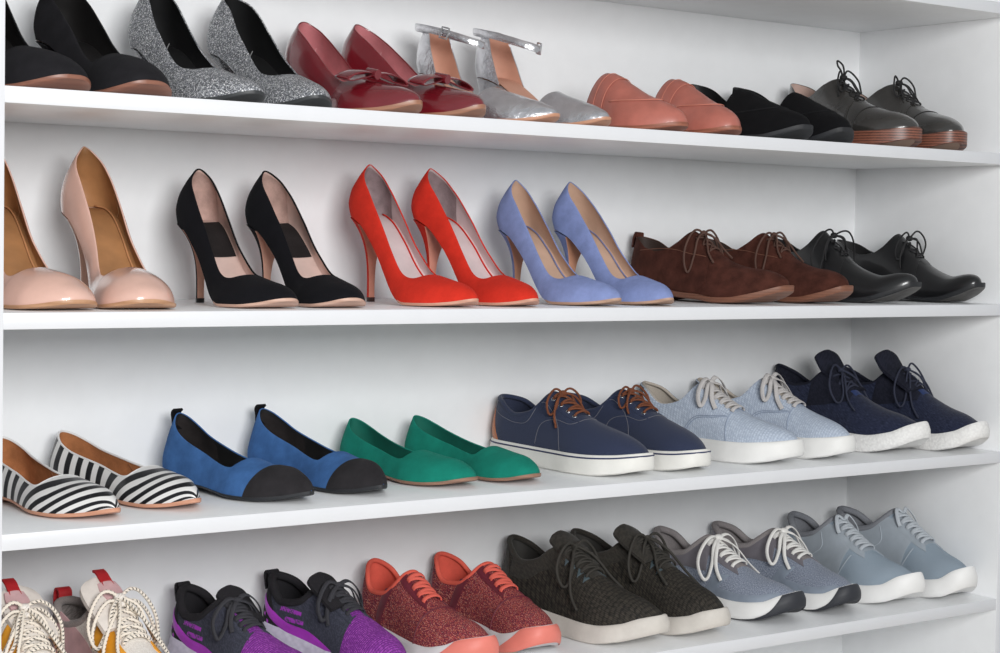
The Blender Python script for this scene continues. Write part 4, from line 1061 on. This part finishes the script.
def coral_runner(root, side):
    kn = cells(((0, (100, 38, 54)), (.45, (126, 50, 62)), (.62, (182, 78, 76)), (.74, (196, 112, 84)), (.84, (136, 54, 66)), (.93, (210, 154, 136))), 620, 1300, .4, .9, 'coral_knit', .6)
    co = suede((222, 98, 82), .06, .15, 'coral_lining'); ma = leather((104, 32, 46), .55, 0, .1, 'maroon_overlay'); lc = weave((222, 98, 84), (240, 122, 106), 2200, 900, .9, .2, 'coral_lace')
    wh = rubber((224, 220, 220), .55, 'white_foam', .08, .02); bump = rubber((228, 128, 114), .5, 'coral_rubber', .1, .03)
    la, top = trainer(root, side, .262, kn, co, wh, W=.96, H=[(0, .125), (.15, .112), (.3, .090), (.42, .070), (.55, .055), (.68, .046), (.8, .040), (.9, .033), (1, .026)], heelz=.028,
                      topz=[(0, .076), (.05, .068), (.15, .046), (.24, .050), (.29, .062)], pad=.0035, lace=lc, lr=.0036, ry=.001, dphi=.38, sv=[.375, .43, .485, .54], eye_m=ma, eye_w=.32, front_m=kn, stay=(.34, .55),
                      tops=[(0, .036), (.15, .033), (.4, .028), (.7, .026), (.84, .032), (.93, .042), (1, .046)])
    toe_bumper(la, [(0, .010), (.08, .002), (.2, 0), (.68, 0), (.85, .006), (1, .022)], [(0, .036), (.15, .033), (.4, .028), (.7, .026), (.84, .032), (.93, .042), (1, .046)], .0055, .002, [(0, .62), (.4, .76), (1, .90)], bump, root)
    heel_panel(la, top, ma, root, 'heel_counter', .12, .03, .02, .97)
    side_panel(la, [(.20, .05), (.22, .3), (.25, .6)], [(.24, .05), (.27, .35), (.30, .72)], ma, root, 'side_band', off=.0009, m=4)
    ph = np.linspace(.02, PI-.02, 15)
    seams(la, ma, root, [[(.62-.03*abs(math.cos(p))+.02, p) for p in ph]], r=.0012, off=.0004, mirror=False, name='vamp_seam')
    return la

def charcoal_runner(root, side):
    hx = cells(((0, (58, 54, 48)), (.5, (66, 61, 54)), (.8, (50, 47, 42))), 130, 200, .9, .8, 'charcoal_scales', .35, (34, 32, 30)); ne = melange([(.4, (48, 46, 42)), (.6, (62, 58, 53))], 200, 200, 'charcoal_neoprene')
    ln = leather((52, 50, 47), .7, 0, .1, 'charcoal_lining'); lc = rubber((52, 49, 44), .8, 'charcoal_lace'); so = rubber((206, 200, 192), .6, 'off_white_foam', .3, .05)
    la, top = trainer(root, side, .288, hx, ln, so, W=1.06, H=[(0, .13), (.15, .12), (.3, .101), (.42, .082), (.55, .064), (.68, .051), (.8, .042), (.9, .035), (1, .027)], heelz=.026,
                      topz=[(0, .084), (.05, .077), (.15, .062), (.24, .070), (.29, .084)], pad=.004, padm=ne, lace=lc, lr=.0020, ry=.0016, dphi=.42, tong_m=ne, tong_ext=.026, tong_w=.026, tong_t=.004, front_m=ne, style='bars',
                      bot=[(0, .008), (.1, .001), (.25, 0), (.68, 0), (.85, .007), (1, .020)], tops=[(0, .036), (.15, .032), (.4, .027), (.7, .025), (.86, .031), (.95, .040), (1, .043)])
    blu = leather((66, 80, 86), .6, 0, .1, 'blue_grey_overlay')
    side_panel(la, [(.10, float(top.phi(.10))*.55), (.2, float(top.phi(.2))*.6), (.3, .62), (.38, .68)], [(.10, float(top.phi(.10))*.97), (.2, float(top.phi(.2))*.97), (.30, float(top.phi(.3))*.97), (.36, HP-.34)], ne, root, 'collar_band', off=.0010)
    heel_panel(la, top, ne, root, 'heel_counter', .14, .06, .02, .96)
    for a in (.38, .43, .48, .53):
        side_panel(la, [(a, HP-.36), (a+.015, HP-.36), (a+.04, HP-.36)], [(a+.018, HP-.56), (a+.022, HP-.62), (a+.026, HP-.56)], blu, root, 'lace_loop', off=.0014, n=8, m=4)
    lace_bow(la, .385, .0020, lc, root, loop=.09, wide=1.0, lift=.012, end=.26, endw=.95, up=.008, seed=25 if side > 0 else 26, hang=.006)
    return la

def grey_trainer(root, side):
    me = melange([(.35, (96, 104, 122)), (.5, (130, 138, 154)), (.65, (172, 178, 190))], 620, 260, 'grey_melange', bump=.6); lt = leather((112, 108, 114), .5, .05, .1, 'mauve_grey_overlay'); gr = leather((136, 146, 160), .45, .05, .1, 'blue_grey_overlay')
    ln = weave((132, 126, 126), (160, 154, 154), 2200, 2200, .95, .2, 'grey_lining'); lc = weave((226, 224, 220), (244, 242, 238), 2200, 900, .9, .2, 'white_lace')
    wh = rubber((230, 229, 227), .5, 'white_foam', .08, .02); bk = rubber((44, 46, 52), .55, 'black_rubber')
    def tread(i, j, n, S):
        k = j if j < n else 2*n-2-j   # 0 top row .. n-1 bottom
        return 1 if k >= n-3 else 0
    la, top = trainer(root, side, .28, me, ln, (wh, bk), W=1.0, H=[(0, .12), (.15, .11), (.3, .092), (.42, .074), (.55, .058), (.68, .046), (.8, .038), (.9, .032), (1, .025)], heelz=.032,
                      topz=[(0, .076), (.05, .071), (.15, .051), (.24, .056), (.30, .072)], pad=.0058, lace=lc, lr=.0030, ry=.0012, dphi=.40, sv=[.375, .425, .475, .525, .575], eye_m=lt, stay=(.36, .595), eye_w=.36, tread=tread,
                      bot=[(0, .008), (.1, .001), (.25, 0), (.70, 0), (.86, .006), (1, .024)], tops=[(0, .044), (.15, .040), (.4, .033), (.7, .028), (.86, .032), (.95, .044), (1, .050)])
    toe_bumper(la, [(0, .008), (.1, .001), (.25, 0), (.70, 0), (.86, .006), (1, .024)], [(0, .044), (.15, .040), (.4, .033), (.7, .028), (.86, .032), (.95, .044), (1, .050)], .0055, .002, [(0, .80), (.35, .90), (.7, .935), (1, .955)], bk, root)
    heel_panel(la, top, lt, root, 'heel_counter', .19, .08, .02, .9)
    side_panel(la, [(.20, .30), (.28, .38), (.36, .44), (.42, .52)], [(.18, float(top.phi(.18))*.95), (.26, float(top.phi(.26))*.95), (.33, HP-.44), (.40, HP-.52)], lt, root, 'side_overlay', off=.0011)
    ph = np.linspace(.02, .75, 8)
    side_panel(la, [(.50, .03), (.62, .03), (.74, .03), (.86, .03), (.95, .03)], [(.50, .30), (.60, .36), (.72, .42), (.84, .55), (.93, .9)], gr, root, 'toe_overlay', off=.0010)
    side_panel(la, [(.42, .06), (.46, .3), (.50, .62)], [(.50, .06), (.55, .4), (.60, .85)], gr, root, 'vamp_overlay', off=.0012, m=5)
    lace_bow(la, .385, .0030, lc, root, ry=.0012, loop=.085, wide=1.15, lift=.012, end=.20, endw=1.05, up=.009, seed=27 if side > 0 else 28, hang=.006, knot=.006)
    return la

def pale_trainer(root, side):
    le = leather((160, 168, 176), .5, .05, .1, 'pale_grey_leather', .05); me = weave((142, 158, 172), (176, 190, 202), 1500, 1500, .85, .5, 'pale_grey_mesh', (160, 172, 184)); ln = weave((124, 126, 132), (150, 152, 158), 2200, 2200, .95, .2, 'grey_lining')
    lc = weave((176, 182, 188), (200, 206, 212), 2200, 900, .9, .2, 'pale_grey_lace'); wh = rubber((234, 233, 231), .5, 'white_foam', .15, .02)
    la, top = trainer(root, side, .275, me, ln, wh, W=1.02, H=[(0, .12), (.15, .11), (.3, .098), (.42, .080), (.55, .063), (.68, .050), (.8, .041), (.9, .034), (1, .026)], heelz=.032,
                      topz=[(0, .076), (.05, .071), (.15, .054), (.24, .062), (.30, .078)], pad=.0055, lace=lc, lr=.0036, ry=.0011, dphi=.36, sv=[.375, .42, .465, .51, .555, .60], stay=(.36, .62), front_m=le, eye_m=le, eye_w=.4,
                      bot=[(0, .008), (.1, .001), (.25, 0), (.70, 0), (.86, .006), (1, .024)], tops=[(0, .044), (.15, .040), (.4, .032), (.7, .028), (.85, .033), (.94, .048), (1, .055)])
    side_panel(la, [(.12, .03), (.26, .03), (.40, .03), (.50, .03)], [(.12, float(top.phi(.12))*.93), (.24, float(top.phi(.24))*.93), (.34, HP-.5), (.54, HP-.55)], le, root, 'quarter', off=.0010, n=34, m=12)
    heel_panel(la, top, leather((146, 152, 160), .5, 0, .1), root, 'heel_counter', .16, .05, .02, .92)
    seams(la, plain((190, 198, 206), .7, name='pale_thread'), root, [[(.20, .15), (.28, .30), (.33, .5), (.30, .75)], [(.50, .06), (.55, .45), (.58, .85)]], r=.0006, off=.0018)
    B = MB()
    for sg in (1, -1):
        cord_on(la, [(.38, HP-.05*sg, .007), (.36, HP-.22*sg, .012), (.40, HP-.42*sg, .010), (.43, HP-.5*sg, .006)], .0034, B, .0011, 7, 24)
    B.build('lace_ends', lc, root, sharp=0)
    return la

# ------------------------------------------------------------------ putting the shoes on the shelves
def bind(fn, name, group, cat, label, sh, X, Y, yaw, side, L, sx=1.0, sz=1.0):
    """Toe tip at (X, Y); yaw turns the toe towards +x."""
    root = empty(name)
    la = fn(root, side)
    for o in list(COL.objects):
        if o.type == 'MESH' and o.parent is not None:
            r = o.parent
            if r is root or r.parent is root:
                o.data.transform(Matrix.Translation((0, -la.L/2, 0)))
    for c in root.children:
        if c.type == 'EMPTY': c.location = (0, 0, 0)
    k = L/la.L
    for o in [c for c in root.children]+[g for c in root.children for g in c.children]:
        if o.type == 'MESH': o.data.transform(Matrix.Diagonal((sx*k, k, sz, 1)))
    tag(root, label, cat, group)
    a = math.radians(yaw); d = Vector((math.sin(a), -math.cos(a), 0))
    toe = Vector((X, Y, LV[sh]+.0002)); root.location = toe-d*(L/2); root.rotation_euler = (0, 0, PI+a)
    return root

SHOES = [  # name, group, category, the two labels, shelf, builder, length, (toe x, toe y, yaw, height scale) of each
    ('suede_pump', 'black suede pumps with tan soles', 'pump', 'black suede pump with tan sole, half hidden by the side panel of the unit', 'black suede pump with tan sole, standing beside a silver glitter pump', 'B', black_nude_sole, 0.245, (0.0813, 0.012, 8.0, 1.05), (0.183, 0.012, 8.0, 1.05)),
    ('glitter_pump', 'silver glitter pumps', 'pump', 'silver glitter pointed pump with black lining, next to the tan-soled black suede pumps', 'silver glitter pointed pump with black lining, next to a burgundy bow pump', 'B', glitter_pump, 0.255, (0.3144, 0.012, 6.833, 1.0501), (0.4084, 0.012, 2.8865, 1.0504)),
    ('bow_pump', 'burgundy patent pumps with bows', 'pump', 'burgundy patent pump with a bow, next to the silver glitter pumps', 'burgundy patent pump with a bow, next to a silver ankle-strap shoe', 'B', bow_pump, 0.25, (0.5472, 0.012, 8.9144, 1.0696), (0.6533, 0.012, 14.9828, 1.0952)),
    ('ankle_strap_shoe', 'silver ankle-strap shoes', 'shoe', 'silver pointed ankle-strap shoe standing behind a burgundy bow pump', 'silver pointed ankle-strap shoe standing next to a dusty pink mule', 'B', strap_sandal, 0.245, (0.7719, 0.012, 14.4668, 0.9023), (0.8658, 0.012, 12.1998, 0.9169)),
    ('leather_mule', 'dusty pink leather mules', 'mule', 'dusty pink leather mule next to the silver ankle-strap shoes', 'dusty pink leather mule next to the black suede loafers', 'B', mule, 0.275, (0.9999, 0.012, 4, 1.1), (1.1097, 0.012, 4, 1.1)),
    ('suede_loafer', 'black suede loafers', 'loafer', 'black suede slip-on loafer next to the dusty pink mules', 'black suede slip-on loafer next to the pewter lace-up shoes', 'B', loafer, 0.285, (1.2468, 0.012, -4.3577, 1.1211), (1.3403, 0.012, -4.9373, 1.135)),
    ('oxford_shoe', 'pewter lace-up shoes', 'shoe', 'pewter leather lace-up with stacked brown sole and lace loop, next to black loafers', 'pewter leather lace-up with stacked brown sole, nearest the inner side wall', 'B', pewter_oxford, 0.292, (1.4902, 0.012, -3.3067, 1.1271), (1.6052, 0.012, -3.3067, 1.1271)),
    ('patent_pump', 'nude patent pumps', 'pump', 'nude patent stiletto pump, half hidden by the side panel of the unit', 'nude patent stiletto pump seen whole, next to the pink-lined black pumps', 'C', nude_pump, 0.25, (0.0895, 0.012, 5, 1.03), (0.1811, 0.012, -2.7883, 1.0492)),
    ('stiletto_pump', 'black suede pumps with pink lining', 'pump', 'black suede stiletto pump with pink lining, next to the nude patent pumps', 'black suede stiletto pump with pink lining, next to the red pumps', 'C', black_pump, 0.25, (0.3612, 0.012, 1.8727, 0.9926), (0.4594, 0.012, 1.6682, 0.9982)),
    ('stiletto_pump', 'red suede pumps', 'pump', 'red suede stiletto pump next to the pink-lined black pumps', 'red suede stiletto pump next to the periwinkle blue pumps', 'C', red_pump, 0.255, (0.6423, 0.012, 5.1712, 1.0285), (0.7466, 0.012, 5.5275, 1.0206)),
    ('stiletto_pump', 'periwinkle suede pumps', 'pump', 'periwinkle blue suede stiletto pump next to the red pumps', 'periwinkle blue suede stiletto pump next to the brown lace-up shoes', 'C', periwinkle_pump, 0.25, (0.8883, 0.012, 3.3851, 1.0308), (0.9902, 0.012, 3.1082, 1.0358)),
    ('derby_shoe', 'brown nubuck lace-up shoes', 'shoe', 'brown nubuck lace-up shoe next to the periwinkle blue pumps', 'brown nubuck lace-up shoe next to the black leather lace-ups', 'C', brown_derby, 0.31, (1.2168, 0.012, 6.6679, 1.1844), (1.3523, 0.012, 6.6679, 1.1844)),
    ('derby_shoe', 'black leather lace-up shoes', 'shoe', 'black polished leather lace-up next to the brown nubuck shoes', 'black polished leather lace-up nearest the inner side wall', 'C', black_derby, 0.31, (1.5045, 0.012, 6, 1.12), (1.668, 0.012, 4, 1.1)),
    ('ballet_flat', 'black and white striped flats', 'flat shoe', 'black and white striped pointed flat, half hidden by the side panel', 'black and white striped pointed flat next to the blue suede flats', 'D', striped_flat, 0.275, (0.143, 0.0253, 8.3533, 1.049), (0.2646, 0.0488, 15.5142, 1.0766)),
    ('ballet_flat', 'blue suede flats with black toes', 'flat shoe', 'blue suede flat with black toe cap, next to the striped flats', 'blue suede flat with black toe cap, next to the green flats', 'D', blue_flat, 0.27, (0.4123, 0.0366, 13.8518, 1.0734), (0.5307, 0.0457, 10.4086, 1.0686)),
    ('ballet_flat', 'green suede flats', 'flat shoe', 'green suede flat next to the blue suede flats', 'green suede flat next to the navy canvas sneakers', 'D', green_flat, 0.26, (0.6732, 0.0551, 8.6329, 1.0235), (0.7779, 0.0449, 9.0719, 1.0301)),
    ('canvas_sneaker', 'navy canvas sneakers', 'sneaker', 'navy canvas sneaker with brown laces and tan heel patch, next to a green flat', 'navy canvas sneaker with brown laces, next to a pale blue sneaker', 'D', canvas_shoe, 0.31, (0.9577, 0.028, 6.1855, 1.0283), (1.073, 0.028, 6.1811, 1.0188)),
    ('leather_sneaker', 'pale blue scaly sneakers', 'sneaker', 'pale blue scaly sneaker with thick white sole, next to the navy canvas sneakers', 'pale blue scaly sneaker with thick white sole, next to a dark navy knit sneaker', 'D', snake_shoe, 0.304, (1.266, 0.0289, 12.5961, 1.0589), (1.3879, 0.0302, 12.4971, 1.0749)),
    ('knit_sneaker', 'dark navy knit sneakers', 'sneaker', 'dark navy knit sneaker with white foam sole, next to the pale blue sneakers', 'dark navy knit sneaker with white foam sole, nearest the inner side wall', 'D', knit_runner, 0.304, (1.5579, 0.0324, 6.6809, 1.0577), (1.6668, -0.0053, 7.5929, 1.0589)),
    ('chunky_sneaker', 'cream sneakers with flecked rope laces', 'sneaker', 'cream sneaker with rope laces and red tabs, half hidden by the side panel', 'cream sneaker with rope laces and red tabs, next to a purple running shoe', 'E', rope_sneaker, 0.286, (0.1, -0.005, 4, 1.0), (0.205, -0.005, 4, 1.0)),
    ('running_shoe', 'charcoal and purple running shoes', 'running shoe', 'charcoal and purple running shoe next to the cream rope-laced sneakers', 'charcoal and purple running shoe next to the coral knit running shoes', 'E', purple_runner, 0.278, (0.4058, 0.017, 9, 0.97), (0.5476, 0.0257, 8.9, 0.99)),
    ('running_shoe', 'maroon and coral knit running shoes', 'running shoe', 'maroon knit running shoe with coral laces, next to the charcoal and purple pair', 'maroon knit running shoe with coral laces, next to the dark charcoal pair', 'E', coral_runner, 0.278, (0.6853, 0.0338, 1.8004, 1.0631), (0.8101, 0.0536, 0.2917, 1.0203)),
    ('running_shoe', 'dark charcoal textured running shoes', 'running shoe', 'dark charcoal textured running shoe next to the maroon running shoes', 'dark charcoal textured running shoe next to the white-laced grey pair', 'E', charcoal_runner, 0.31, (0.9872, 0.0202, 8.8565, 1.104), (1.1035, 0.0098, 8.8604, 1.1211)),
    ('running_shoe', 'grey running shoes with white laces', 'running shoe', 'grey running shoe with white laces and black toe bumper, next to the charcoal pair', 'grey running shoe with white laces and black toe bumper, next to pale grey pair', 'E', grey_trainer, 0.299, (1.283, 0.0375, 6.5698, 1.0025), (1.4127, 0.0375, 6.515, 0.9889)),
    ('running_shoe', 'pale grey running shoes', 'running shoe', 'pale grey running shoe with white sole, next to the white-laced grey pair', 'pale grey running shoe with white sole, nearest the inner side wall', 'E', pale_trainer, 0.294, (1.5415, 0.0232, -1.0461, 1.0511), (1.659, 0.006, 2, 1.09)),
]
for (n_, g_, c_, la_, lb_, sh_, fn_, L_, pa_, pb_) in SHOES:
    for lab_, p_, sd_ in ((la_, pa_, 1), (lb_, pb_, -1)):
        bind(fn_, n_, g_, c_, lab_, sh_, p_[0], p_[1], p_[2], sd_, L_, 1.0, p_[3])
build_place(); build_camera_light()
